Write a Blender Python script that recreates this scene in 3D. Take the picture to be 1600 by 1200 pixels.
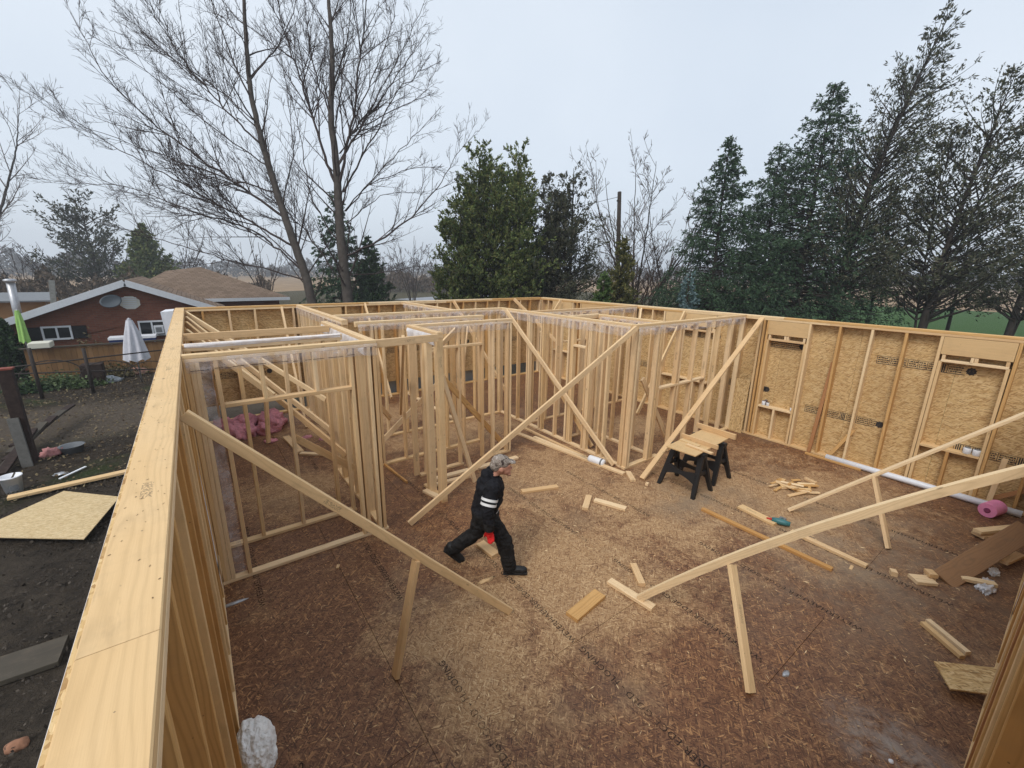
import bpy, bmesh, math, random
import numpy as np
from mathutils import Matrix, Vector, Euler, noise
for o in list(bpy.data.objects): bpy.data.objects.remove(o)
SC = bpy.context.scene; COL = SC.collection
rad = math.radians
rnd = random.Random(7)
# ------------------------------------------------------------------ camera
F_PX, PITCH, ROLL, YAW = 669.3, rad(14.671), rad(.771), rad(36.416)
CAM = np.array([.158, 0, 3.247])
_fw = np.array([math.sin(YAW)*math.cos(PITCH), math.cos(YAW)*math.cos(PITCH), -math.sin(PITCH)])
_r = np.array([math.cos(YAW), -math.sin(YAW), 0]); _u = np.cross(_r, _fw)
_r2 = _r*math.cos(ROLL)+_u*math.sin(ROLL); _u2 = _u*math.cos(ROLL)-_r*math.sin(ROLL)
cd = bpy.data.cameras.new('camera'); cam = bpy.data.objects.new('camera', cd); COL.objects.link(cam)
cd.sensor_width = 36; cd.lens = F_PX/1600*36; cd.clip_start = .05; cd.clip_end = 3000
cam.matrix_world = Matrix(((_r2[0], _u2[0], -_fw[0], CAM[0]), (_r2[1], _u2[1], -_fw[1], CAM[1]), (_r2[2], _u2[2], -_fw[2], CAM[2]), (0, 0, 0, 1)))
SC.camera = cam
# ------------------------------------------------------------------ sky, sun, exposure (overcast winter day)
W = bpy.data.worlds.new('World'); SC.world = W; W.use_nodes = True
nt = W.node_tree; nt.nodes.clear()
SUN_EL, SUN_ROT = rad(48), rad(250)
sky = nt.nodes.new('ShaderNodeTexSky'); sky.sky_type = 'NISHITA'; sky.sun_disc = False
sky.sun_elevation = SUN_EL; sky.sun_rotation = SUN_ROT; sky.air_density = 1.0; sky.dust_density = 4.0
sk_s = nt.nodes.new('ShaderNodeVectorMath'); sk_s.operation = 'SCALE'; sk_s.inputs['Scale'].default_value = .09
cloud = nt.nodes.new('ShaderNodeMixRGB'); cloud.inputs[0].default_value = .86
tc = nt.nodes.new('ShaderNodeTexCoord'); cn = nt.nodes.new('ShaderNodeTexNoise'); cn.inputs['Scale'].default_value = 1.6; cn.inputs['Detail'].default_value = 4
cr = nt.nodes.new('ShaderNodeValToRGB'); cr.color_ramp.elements[0].position = .3; cr.color_ramp.elements[1].position = .72
cr.color_ramp.elements[0].color = (.57, .64, .73, 1); cr.color_ramp.elements[1].color = (.68, .74, .81, 1)
bg = nt.nodes.new('ShaderNodeBackground'); bg.inputs[1].default_value = 1.0
wo = nt.nodes.new('ShaderNodeOutputWorld')
nt.links.new(sky.outputs[0], sk_s.inputs[0]); nt.links.new(sk_s.outputs[0], cloud.inputs[1])
nt.links.new(tc.outputs['Generated'], cn.inputs['Vector']); nt.links.new(cn.outputs[0], cr.inputs[0]); nt.links.new(cr.outputs[0], cloud.inputs[2])
nt.links.new(cloud.outputs[0], bg.inputs[0]); nt.links.new(bg.outputs[0], wo.inputs[0])
sl = bpy.data.lights.new('sun', 'SUN'); sl.energy = 1.5; sl.angle = rad(25); sl.color = (1, .97, .92)
sun = bpy.data.objects.new('sun', sl); COL.objects.link(sun)
sd = Vector((math.sin(SUN_ROT)*math.cos(SUN_EL), math.cos(SUN_ROT)*math.cos(SUN_EL), math.sin(SUN_EL)))
sun.rotation_euler = sd.to_track_quat('Z', 'Y').to_euler(); sun.location = (0, 0, 30)
vs = SC.view_settings; vs.view_transform = 'Standard'; vs.look = 'None'; vs.exposure = 0.42; vs.gamma = 1
SC.cycles.max_bounces = 6; SC.cycles.diffuse_bounces = 3; SC.cycles.glossy_bounces = 2; SC.cycles.transparent_max_bounces = 8
# ------------------------------------------------------------------ pixel rays of the photograph (1600 x 1200)
def ray(x, y): return _fw+(x-800)/F_PX*_r2-(y-600)/F_PX*_u2
def onZ(x, y, z=0.): d = ray(x, y); return Vector(CAM+d*((z-CAM[2])/d[2]))
def onX(x, y, v): d = ray(x, y); return Vector(CAM+d*((v-CAM[0])/d[0]))
def onY(x, y, v): d = ray(x, y); return Vector(CAM+d*((v-CAM[1])/d[1]))
def atD(x, y, dep): return Vector(CAM+ray(x, y)*dep)
# ------------------------------------------------------------------ helpers
WM = {}
def tag(o, label=None, cat=None, group=None, kind=None):
    if label: o['label'] = label
    if cat: o['category'] = cat
    if group: o['group'] = group
    if kind: o['kind'] = kind
    return o
def link(name, me, mw=None, parent=None):
    o = bpy.data.objects.new(name, me); COL.objects.link(o)
    mw = mw.copy() if mw is not None else Matrix.Identity(4)
    WM[o] = mw
    if parent is not None:
        o.parent = parent; o.matrix_parent_inverse = Matrix.Identity(4); o.matrix_basis = WM[parent].inverted() @ mw
    else: o.matrix_basis = mw
    return o
def empty(name, loc, label=None, cat=None, group=None, kind=None):
    o = link(name, None, Matrix.Translation(Vector(loc))); o.empty_display_size = .2
    return tag(o, label, cat, group, kind)
def mk(name, verts, faces, mat, parent=None, mw=None, smooth=False):
    me = bpy.data.meshes.new(name); me.from_pydata([tuple(v) for v in verts], [], faces); me.update()
    if mat: me.materials.append(mat)
    if smooth: me.polygons.foreach_set('use_smooth', [True]*len(me.polygons))
    return link(name, me, mw, parent)
def mk_np(name, V, Fq, mat, parent=None, mw=None, smooth=False):
    """V (n,3) array, Fq (m,k) int array"""
    me = bpy.data.meshes.new(name); V = np.asarray(V, np.float32); Fq = np.asarray(Fq, np.int32); m, k = Fq.shape
    me.vertices.add(len(V)); me.vertices.foreach_set('co', V.ravel())
    me.loops.add(m*k); me.loops.foreach_set('vertex_index', Fq.ravel())
    me.polygons.add(m); me.polygons.foreach_set('loop_start', np.arange(0, m*k, k, dtype=np.int32)); me.polygons.foreach_set('loop_total', np.full(m, k, np.int32))
    me.materials.append(mat); me.update(calc_edges=True)
    if smooth: me.polygons.foreach_set('use_smooth', np.ones(m, bool))
    return link(name, me, mw, parent)
def from_bm(name, bm, mat, parent=None, mw=None, smooth=False):
    me = bpy.data.meshes.new(name); bm.to_mesh(me); bm.free()
    for m in (mat if isinstance(mat, (list, tuple)) else [mat]): me.materials.append(m)
    if smooth: me.polygons.foreach_set('use_smooth', [True]*len(me.polygons))
    return link(name, me, mw, parent)
_cache = {}
def board_mesh(L, w, t, mat, c=.0035):
    key = (round(L, 3), round(w, 4), round(t, 4), mat.name, c)
    if key in _cache: return _cache[key]
    a, b = w/2, t/2; c = min(c, a*.4, b*.4)
    ring = [(-a+c, -b), (a-c, -b), (a, -b+c), (a, b-c), (a-c, b), (-a+c, b), (-a, b-c), (-a, -b+c)]
    V = [(-L/2, y, z) for y, z in ring]+[(L/2, y, z) for y, z in ring]
    Fc = [(i, (i+1) % 8, 8+(i+1) % 8, 8+i) for i in range(8)]
    Fc = [f[::-1] for f in Fc]+[tuple(range(8)), tuple(range(15, 7, -1))]
    me = bpy.data.meshes.new('board'); me.from_pydata(V, [], Fc); me.update(); me.materials.append(mat)
    _cache[key] = me; return me
def frame(p0, p1, wdir):
    p0, p1 = Vector(p0), Vector(p1); x = (p1-p0); L = x.length; x.normalize()
    y = Vector(wdir); y = (y-x*y.dot(x)).normalized(); z = x.cross(y); c = (p0+p1)/2
    return Matrix(((x.x, y.x, z.x, c.x), (x.y, y.y, z.y, c.y), (x.z, y.z, z.z, c.z), (0, 0, 0, 1))), L
def lumber(name, p0, p1, w, t, wdir, mat, parent=None, c=.0035):
    """a sawn board from p0 to p1 (centre line), w across along wdir, t thick"""
    m, L = frame(p0, p1, wdir)
    return link(name, board_mesh(L, w, t, mat, c), m, parent)
def boxm(name, lo, hi, mat, parent=None, bev=0.):
    lo, hi = Vector(lo), Vector(hi); c = (lo+hi)/2; s = hi-lo
    bm = bmesh.new(); bmesh.ops.create_cube(bm, size=1); bmesh.ops.scale(bm, vec=s, verts=bm.verts)
    if bev: bmesh.ops.bevel(bm, geom=bm.edges[:], offset=bev, segments=1, affect='EDGES')
    return from_bm(name, bm, mat, parent, Matrix.Translation(c))
def tube_np(paths, sides=4):
    """paths: list of (pts(n,3), radii(n)) -> V, quads; paths of equal length are swept together"""
    Vs, Fs, off = [], [], 0
    ang = np.arange(sides)*2*math.pi/sides; ca, sa = np.cos(ang)[None, None, :, None], np.sin(ang)[None, None, :, None]
    by = {}
    for P, R in paths: by.setdefault(len(P), []).append((P, R))
    for n, L in by.items():
        P = np.array([p for p, _ in L], float).reshape(-1, n, 3); R = np.array([r_ for _, r_ in L], float).reshape(-1, n); m = len(P)
        T = np.gradient(P, axis=1); T /= np.linalg.norm(T, axis=2, keepdims=True)+1e-9
        ref = np.where(np.abs(T[:, :1, 2:3]) < .8, np.array([0, 0, 1.]), np.array([1., 0, 0]))
        A = np.cross(T, np.broadcast_to(ref, T.shape)); A /= np.linalg.norm(A, axis=2, keepdims=True)+1e-9; B = np.cross(T, A)
        ring = P[:, :, None, :]+R[:, :, None, None]*(A[:, :, None, :]*ca+B[:, :, None, :]*sa); Vs.append(ring.reshape(-1, 3))
        q = np.arange(m)[:, None, None]*(n*sides); i = np.arange(n-1)[None, :, None]*sides; j = np.arange(sides)[None, None, :]; k = (j+1) % sides; o = off+q+i
        Fs.append(np.stack([o+j, o+k, o+sides+k, o+sides+j], -1).reshape(-1, 4)); off += m*n*sides
    return np.concatenate(Vs), np.concatenate(Fs)
def tube(name, pts, r, mat, parent=None, sides=8, caps=True):
    R = r if hasattr(r, '__len__') else [r]*len(pts)
    V, Fq = tube_np([(pts, R)], sides); faces = [tuple(int(i) for i in f) for f in Fq]
    if caps: n = len(V); faces += [tuple(range(sides))[::-1], tuple(range(n-sides, n))]
    return mk(name, V, faces, mat, parent, smooth=False if sides < 7 else True)
def lathe(name, prof, mat, parent=None, mw=None, n=20, smooth=True):
    V, Fc = [], []
    for r, z in prof:
        for i in range(n): a = 2*math.pi*i/n; V.append((r*math.cos(a), r*math.sin(a), z))
    for k in range(len(prof)-1):
        for i in range(n): j = (i+1) % n; Fc.append((k*n+i, k*n+j, (k+1)*n+j, (k+1)*n+i))
    Fc.append(tuple(range(n))[::-1]); Fc.append(tuple(range((len(prof)-1)*n, len(prof)*n)))
    return mk(name, V, Fc, mat, parent, mw, smooth)
def lump(name, c, sx, sy, sz, mat, seed=0, parent=None, sub=4, amp=.35, freq=3., flat=True):
    bm = bmesh.new(); bmesh.ops.create_icosphere(bm, subdivisions=sub, radius=1)
    for v in bm.verts:
        d = v.co.copy(); k = 1+amp*(noise.noise(d*freq+Vector((seed*7.1, 0, 0)))+.6*noise.noise(d*freq*2.3+Vector((0, seed*3.3, 0)))+.35*noise.noise(d*freq*5))
        v.co = Vector((d.x*sx*k, d.y*sy*k, d.z*sz*k))
        if flat and v.co.z < -sz*.25: v.co.z = -sz*.25
    return from_bm(name, bm, mat, parent, Matrix.Translation(Vector(c)+Vector((0, 0, sz*.25 if flat else 0))), True)
# ------------------------------------------------------------------ materials
class NG:
    def __init__(s, name):
        s.m = bpy.data.materials.new(name); s.m.use_nodes = True; s.t = s.m.node_tree; s.t.nodes.clear()
        s.out = s.n('ShaderNodeOutputMaterial'); s.b = s.n('ShaderNodeBsdfPrincipled'); s.l(s.b.outputs[0], s.out.inputs[0])
    def n(s, k, **kw):
        x = s.t.nodes.new(k)
        for a, v in kw.items(): setattr(x, a, v)
        return x
    def l(s, a, b): s.t.links.new(a, b)
    def val(s, inp, v):
        if hasattr(v, 'is_output'): s.l(v, inp)
        else: inp.default_value = v
    def math(s, op, a, b=None, c=None, clamp=False):
        x = s.n('ShaderNodeMath', operation=op, use_clamp=clamp)
        for i, v in enumerate((a, b, c)):
            if v is not None: s.val(x.inputs[i], v)
        return x.outputs[0]
    def mix(s, f, a, b, mode='MIX'):
        x = s.n('ShaderNodeMixRGB', blend_type=mode)
        for i, v in enumerate((f, a, b)):
            if isinstance(v, tuple) and len(v) == 3: v = v+(1,)
            s.val(x.inputs[i], v)
        return x.outputs[0]
    def mapping(s, vec, loc=(0, 0, 0), rot=(0, 0, 0), sc=(1, 1, 1)):
        x = s.n('ShaderNodeMapping'); s.l(vec, x.inputs[0])
        for i, v in ((1, loc), (2, rot), (3, sc)): s.val(x.inputs[i], v)
        return x.outputs[0]
    def noise(s, vec, scale, detail=4, rough=.55, dist=0.):
        x = s.n('ShaderNodeTexNoise'); s.l(vec, x.inputs['Vector']); x.inputs['Scale'].default_value = scale
        x.inputs['Detail'].default_value = detail; x.inputs['Roughness'].default_value = rough; x.inputs['Distortion'].default_value = dist
        return x.outputs[0]
    def voro(s, vec, scale, feat='F1', out=0):
        x = s.n('ShaderNodeTexVoronoi', feature=feat); s.l(vec, x.inputs['Vector']); x.inputs['Scale'].default_value = scale
        return x.outputs[out]
    def ramp(s, f, *st):
        x = s.n('ShaderNodeValToRGB'); s.l(f, x.inputs[0]); e = x.color_ramp.elements
        while len(e) < len(st): e.new(.5)
        for i, (p, c) in enumerate(st): e[i].position = p; e[i].color = (c if len(c) == 4 else c+(1,)) if isinstance(c, tuple) else (c, c, c, 1)
        return x.outputs[0]
    def bump(s, h, st=.3, d=.01):
        x = s.n('ShaderNodeBump'); s.l(h, x.inputs['Height']); x.inputs['Strength'].default_value = st; x.inputs['Distance'].default_value = d
        s.l(x.outputs[0], s.b.inputs['Normal'])
    def done(s, col, rough=.8, spec=.3):
        if isinstance(col, tuple): col = col if len(col) == 4 else col+(1,)
        s.val(s.b.inputs['Base Color'], col); s.val(s.b.inputs['Roughness'], rough); s.b.inputs['Specular IOR Level'].default_value = spec
        return s.m
def obj_co(g, scale_random=13.):
    tc = g.n('ShaderNodeTexCoord'); oi = g.n('ShaderNodeObjectInfo')
    cb = g.n('ShaderNodeCombineXYZ'); r = oi.outputs['Random']
    g.l(g.math('MULTIPLY', r, 37.7), cb.inputs[0]); g.l(g.math('MULTIPLY', r, 11.3), cb.inputs[1]); g.l(g.math('MULTIPLY', r, 23.9), cb.inputs[2])
    ad = g.n('ShaderNodeVectorMath', operation='ADD'); g.l(tc.outputs['Object'], ad.inputs[0]); g.l(cb.outputs[0], ad.inputs[1])
    return ad.outputs[0], tc.outputs['Object'], r
def wood(name, pale, dark, ring=.5, knots=True, dirt=.15):
    g = NG(name); v, raw, r = obj_co(g)
    # cathedral grain: rings round a pith line that wanders along the board
    w1 = g.noise(g.mapping(v, sc=(.9, 3, 3)), 1.3, 2, .5)
    sx = g.n('ShaderNodeSeparateXYZ'); g.l(raw, sx.inputs[0])
    py = g.math('ADD', sx.outputs[1], g.math('MULTIPLY_ADD', r, .12, -.06)); pz = g.math('ADD', sx.outputs[2], g.math('MULTIPLY_ADD', r, .05, .03))
    d = g.math('SQRT', g.math('ADD', g.math('MULTIPLY', py, py), g.math('MULTIPLY', pz, pz)))
    d = g.math('ADD', d, g.math('MULTIPLY', w1, .10))
    rings = g.math('MULTIPLY_ADD', g.math('SINE', g.math('MULTIPLY', d, 420.)), .5, .5)
    fine = g.noise(g.mapping(v, sc=(3, 90, 90)), 2., 3, .6)
    blot = g.noise(g.mapping(v, sc=(.8, 3, 3)), 2.2, 3, .6)
    tone = g.math('MULTIPLY_ADD', r, .85, g.math('MULTIPLY', blot, .55))
    c = g.mix(g.math('MULTIPLY_ADD', tone, 1.15, -.36, clamp=True), pale, dark)
    c = g.mix(g.math('MULTIPLY', g.math('POWER', rings, 3.), .22*ring*2), c, tuple(x*.62 for x in dark))
    c = g.mix(g.math('MULTIPLY', fine, .16), c, tuple(x*.55 for x in dark))
    if knots:
        vk = g.mapping(v, sc=(1, 2.3, 2.3)); kd = g.voro(vk, 2.6); ks = g.noise(v, 40., 2)
        k = g.math('SUBTRACT', 1., g.math('MULTIPLY', g.math('ADD', kd, g.math('MULTIPLY', ks, .02)), 13.), clamp=True)
        c = g.mix(g.math('MULTIPLY', g.math('POWER', k, .6), .8), c, (.10, .045, .02))
        nk = g.math('LESS_THAN', g.voro(v, 15.), .055); c = g.mix(g.math('MULTIPLY', nk, .55), c, (.06, .045, .035))
    dn = g.ramp(g.noise(v, 6., 5, .7), (.5, 0.), (.75, 1.)); c = g.mix(g.math('MULTIPLY', dn, dirt), c, (.14, .11, .08))
    # grade stamp inked on the wide face
    fr = g.math('FRACT', g.math('ADD', g.math('MULTIPLY', sx.outputs[0], .42), g.math('MULTIPLY', r, 7.3)))
    ib = g.math('MULTIPLY', g.math('COMPARE', fr, .5, .03), g.math('LESS_THAN', g.math('ABSOLUTE', sx.outputs[1]), .017))
    sp_ = g.math('GREATER_THAN', g.noise(g.mapping(v, sc=(110, 190, 190)), 1., 2), .52); c = g.mix(g.math('MULTIPLY', g.math('MULTIPLY', g.math('MULTIPLY', ib, sp_), g.math('GREATER_THAN', r, .45)), .5 if knots else 0.), c, (.04, .035, .035))
    # rub marks and handling dirt
    sc_ = g.ramp(g.noise(g.mapping(v, sc=(2.2, 9, 9)), 1., 6, .75), (.60, 0.), (.72, 1.)); c = g.mix(g.math('MULTIPLY', sc_, .30), c, (.24, .165, .10))
    g.bump(fine, .18, .003)
    return g.done(c, .72, .25)
PINE = wood('sawn_spruce', (.85, .64, .395), (.66, .425, .21))
PINE2 = wood('sawn_spruce_yellow', (.85, .64, .385), (.70, .46, .22))
HONEY = wood('sawn_fir_honey', (.66, .40, .16), (.52, .27, .088), ring=.8)
REDW = wood('sawn_fir_red', (.46, .225, .095), (.34, .14, .055), ring=.8)
PLY = wood('header_board', (.70, .49, .255), (.61, .39, .18), ring=.3)
DARKBOARD = wood('weathered_board', (.36, .205, .105), (.25, .13, .062), knots=False, dirt=.35)
OLDW = wood('old_grey_wood', (.10, .085, .06), (.055, .045, .035), knots=False, dirt=.4)
def osb(name, c_lo, c_mid, c_hi, along='x', dirt=.2):
    g = NG(name); v, raw, r = obj_co(g)
    def flakes(rot, sc, sd):
        q = g.mapping(g.mapping(v, rot=rot), loc=(sd, sd*.7, sd*.3), sc=sc)
        wob = g.noise(q, .8, 2); q2 = g.n('ShaderNodeVectorMath', operation='ADD'); g.l(q, q2.inputs[0])
        cb = g.n('ShaderNodeCombineXYZ'); g.l(g.math('MULTIPLY', wob, .9), cb.inputs[1]); g.l(cb.outputs[0], q2.inputs[1])
        x = g.n('ShaderNodeTexVoronoi'); g.l(q2.outputs[0], x.inputs['Vector']); x.inputs['Scale'].default_value = 1
        s = g.n('ShaderNodeSeparateXYZ'); g.l(x.outputs['Color'], s.inputs[0]); return s.outputs[0], s.outputs[1], x.outputs['Distance']
    a, pa, da = flakes((0, 0, .16), (15, 95, 95), 3); b, pb, db = flakes((0, 0, -.2), (13, 80, 80), 11); e, pe, de = flakes((0, 0, .8), (18, 100, 100), 23)
    sel = g.math('GREATER_THAN', pa, pb); t = g.math('ADD', g.math('MULTIPLY', a, sel), g.math('MULTIPLY', b, g.math('SUBTRACT', 1., sel)))
    sel2 = g.math('GREATER_THAN', pe, .72); t = g.math('ADD', g.math('MULTIPLY', t, g.math('SUBTRACT', 1., sel2)), g.math('MULTIPLY', e, sel2))
    t = g.math('ADD', g.math('MULTIPLY', t, .72), g.math('MULTIPLY', g.noise(g.mapping(v, sc=(12, 80, 80)), 1., 4, .7), .28))
    c = g.ramp(t, (.05, tuple(x*.55 for x in c_lo)), (.18, c_lo), (.55, c_mid), (.95, c_hi))
    big = g.noise(v, 1.1, 4, .6); c = g.mix(g.math('MULTIPLY', g.ramp(big, (.45, 0.), (.75, 1.)), dirt), c, tuple(x*.55 for x in c_lo))
    c = g.mix(g.math('MULTIPLY_ADD', r, .25, -.05, clamp=True), c, c_lo)
    sp = g.math('LESS_THAN', g.voro(g.mapping(v, sc=(6, 30, 30)), 1.), .16); c = g.mix(g.math('MULTIPLY', sp, .5), c, tuple(x*.45 for x in c_lo))
    sp2 = g.math('LESS_THAN', g.voro(g.mapping(v, loc=(5, 3, 1), sc=(5, 34, 34)), 1.), .13); c = g.mix(g.math('MULTIPLY', sp2, .6), c, tuple(min(1, x*1.15) for x in c_hi))
    g.bump(t, .3, .004)
    return g.done(c, .75, .25)
OSB = osb('sheathing_strands', (.40, .235, .095), (.65, .445, .205), (.78, .59, .33))
OSB_PALE = osb('pale_strands', (.48, .34, .17), (.62, .47, .26), (.72, .59, .37))
def floor_mat():
    g = NG('wet_floor_strands'); tc = g.n('ShaderNodeTexCoord'); geo = g.n('ShaderNodeNewGeometry'); v = geo.outputs['Position']
    def flakes(rotz, sc, sd):
        q = g.mapping(g.mapping(v, rot=(0, 0, rotz)), loc=(sd, sd*.7, 0), sc=sc)
        w = g.n('ShaderNodeTexNoise'); g.l(q, w.inputs['Vector']); w.inputs['Scale'].default_value = .7; w.inputs['Detail'].default_value = 2
        q2 = g.n('ShaderNodeVectorMath', operation='ADD'); g.l(q, q2.inputs[0]); g.l(w.outputs['Color'], q2.inputs[1])
        x = g.n('ShaderNodeTexVoronoi'); g.l(q2.outputs[0], x.inputs['Vector']); x.inputs['Scale'].default_value = 1
        s = g.n('ShaderNodeSeparateXYZ'); g.l(x.outputs['Color'], s.inputs[0]); return s.outputs[0], s.outputs[1]
    L = [flakes(0.35, (17, 110, 1), 3), flakes(1.4, (20, 120, 1), 9), flakes(-.6, (16, 105, 1), 17), flakes(2.3, (22, 130, 1), 29), flakes(.9, (26, 150, 1), 41)]
    t, p = L[0]
    for a, b in L[1:]:
        s = g.math('GREATER_THAN', b, p); t = g.math('ADD', g.math('MULTIPLY', a, s), g.math('MULTIPLY', t, g.math('SUBTRACT', 1., s))); p = g.math('MAXIMUM', p, b)
    fine = g.noise(v, 160., 4, .75)
    t = g.math('ADD', g.math('MULTIPLY', t, .78), g.math('MULTIPLY', fine, .26))
    # moisture map: wet dark brown near the walls, drier pale patch of trodden sawdust in the middle
    sx = g.n('ShaderNodeSeparateXYZ'); g.l(v, sx.inputs[0]); X, Y = sx.outputs[0], sx.outputs[1]
    def blob(cx, cy, rx, ry):
        dx = g.math('MULTIPLY', g.math('SUBTRACT', X, cx), 1/rx); dy = g.math('MULTIPLY', g.math('SUBTRACT', Y, cy), 1/ry)
        return g.math('SUBTRACT', 1., g.math('SQRT', g.math('ADD', g.math('MULTIPLY', dx, dx), g.math('MULTIPLY', dy, dy))), clamp=True)
    dry = None
    for bl in ((3.2, 3.0, 2.6, 1.9), (5.9, 3.2, 3.2, 2.2), (7.0, 2.0, 2.6, 1.6), (1.7, 2.5, .9, 1.2), (1.15, 6.7, 1.3, 1.3), (4.2, 7.4, 2.5, 1.4), (3.1, 9.2, 2.6, 1.2), (4.6, 4.8, 1.8, 1.6), (7.4, 5.6, 1.6, 1.0)):
        q = blob(*bl); dry = q if dry is None else g.math('MAXIMUM', dry, q)
    n1 = g.noise(v, 1.0, 8, .72, 1.2); n2 = g.noise(v, 7., 6, .75, .4)
    dry = g.math('ADD', g.math('MULTIPLY', dry, 1.15), g.math('ADD', g.math('MULTIPLY_ADD', n1, 2.5, -1.30), g.math('ADD', g.math('MULTIPLY_ADD', n2, 1.5, -.75), g.math('MULTIPLY_ADD', g.noise(v, 30., 4, .7), .9, -.45))))
    dry = g.ramp(dry, (.10, 0.), (.75, 1.))
    wet = g.ramp(t, (.12, (.058, .022, .011)), (.45, (.145, .063, .028)), (.78, (.225, .107, .050)), (.88, (.38, .195, .080)), (.98, (.62, .38, .18)))
    dc = g.ramp(t, (.08, (.16, .08, .038)), (.35, (.32, .185, .088)), (.72, (.43, .27, .138)), (.90, (.54, .365, .20)), (.98, (.68, .50, .30)))
    c = g.mix(dry, wet, dc)
    # grey trodden mud patches
    mud = g.math('MULTIPLY', g.ramp(g.noise(v, .9, 5, .6), (.54, 0.), (.72, 1.)), .5); c = g.mix(mud, c, (.125, .082, .056))
    gr = g.math('MULTIPLY', g.math('MAXIMUM', blob(6.3, 1.0, 2.6, 1.5), blob(5.9, 3.0, 1.2, .8)), .75); c = g.mix(g.math('MULTIPLY', gr, g.ramp(g.noise(v, 2.5, 5, .65), (.35, 0.), (.6, 1.))), c, (.235, .18, .125))
    sm = g.math('MULTIPLY', blob(3.72, .22, .42, .5), g.ramp(g.noise(v, 6., 6, .7, 1.), (.38, 0.), (.62, 1.))); c = g.mix(g.math('MULTIPLY', sm, 1.1, clamp=True), c, (.33, .28, .24))
    dk = g.math('LESS_THAN', g.voro(v, 7.), .05); c = g.mix(g.math('MULTIPLY', dk, .5), c, (.04, .03, .025))
    g.bump(t, .35, .004)
    return g.done(c, g.math('MULTIPLY_ADD', dry, .25, .55), .35)
FLOORM = floor_mat()
def plain(name, col, rough=.6, spec=.3, var=.0, metal=0., bump=0., bs=30.):
    g = NG(name); tc = g.n('ShaderNodeTexCoord'); v = tc.outputs['Object']; c = col
    if var:
        n = g.ramp(g.noise(v, bs*.35, 5, .65), (.3, 0.), (.7, 1.)); c = g.mix(n, tuple(x*(1-var) for x in col), tuple(min(1, x*(1+var)) for x in col))
    if bump: g.bump(g.noise(v, bs, 5, .6), bump, .02)
    g.b.inputs['Metallic'].default_value = metal
    return g.done(c, rough, spec)
def film(name, col, alpha):
    g = NG(name); tc = g.n('ShaderNodeTexCoord'); n = g.noise(tc.outputs['Object'], 9., 5, .6)
    g.b.inputs['Alpha'].default_value = alpha; g.l(g.math('MULTIPLY_ADD', g.ramp(n, (.35, 0.), (.65, 1.)), .3, alpha-.15), g.b.inputs['Alpha']); g.bump(n, .25, .01)
    return g.done(col, .22, .6)
FILM = film('poly_film', (.82, .78, .80), .22); FILM_W = film('poly_film_bunched', (.85, .84, .86), .7)
INK = plain('black_ink', (.035, .03, .03), .9, .1); INK_F = plain('floor_ink', (.045, .035, .03), .9, .1)
BLACKP = plain('black_plastic', (.012, .012, .013), .45, .4, bump=.2)
WHITEP = plain('white_plastic', (.78, .79, .82), .4, .4, var=.05); PVC = plain('white_pipe_plastic', (.75, .77, .82), .35, .45, var=.04)
PINKF = plain('pink_foam', (.78, .27, .45), .6, .3, var=.12, bump=.2); PINKI = plain('pink_fibre', (.60, .26, .30), .95, .1, var=.3, bump=.9, bs=40.)
WHITEI = plain('white_fibre', (.86, .85, .83), .95, .1, var=.12, bump=.9, bs=45.)
PAPER = plain('white_wrap', (.72, .72, .74), .6, .3, var=.08, bump=.3)
STEEL = plain('galvanised_steel', (.42, .43, .45), .45, .5, var=.15, metal=.7); IRON = plain('dark_iron', (.035, .026, .022), .7, .3, var=.3); RUST = plain('rusty_post', (.038, .025, .021), .85, .2, var=.35)
TEAL = plain('teal_plastic', (.045, .16, .17), .45, .4); GREYP = plain('grey_plastic', (.16, .17, .18), .5, .4); REDP = plain('red_plastic', (.5, .03, .025), .5, .3)
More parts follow.
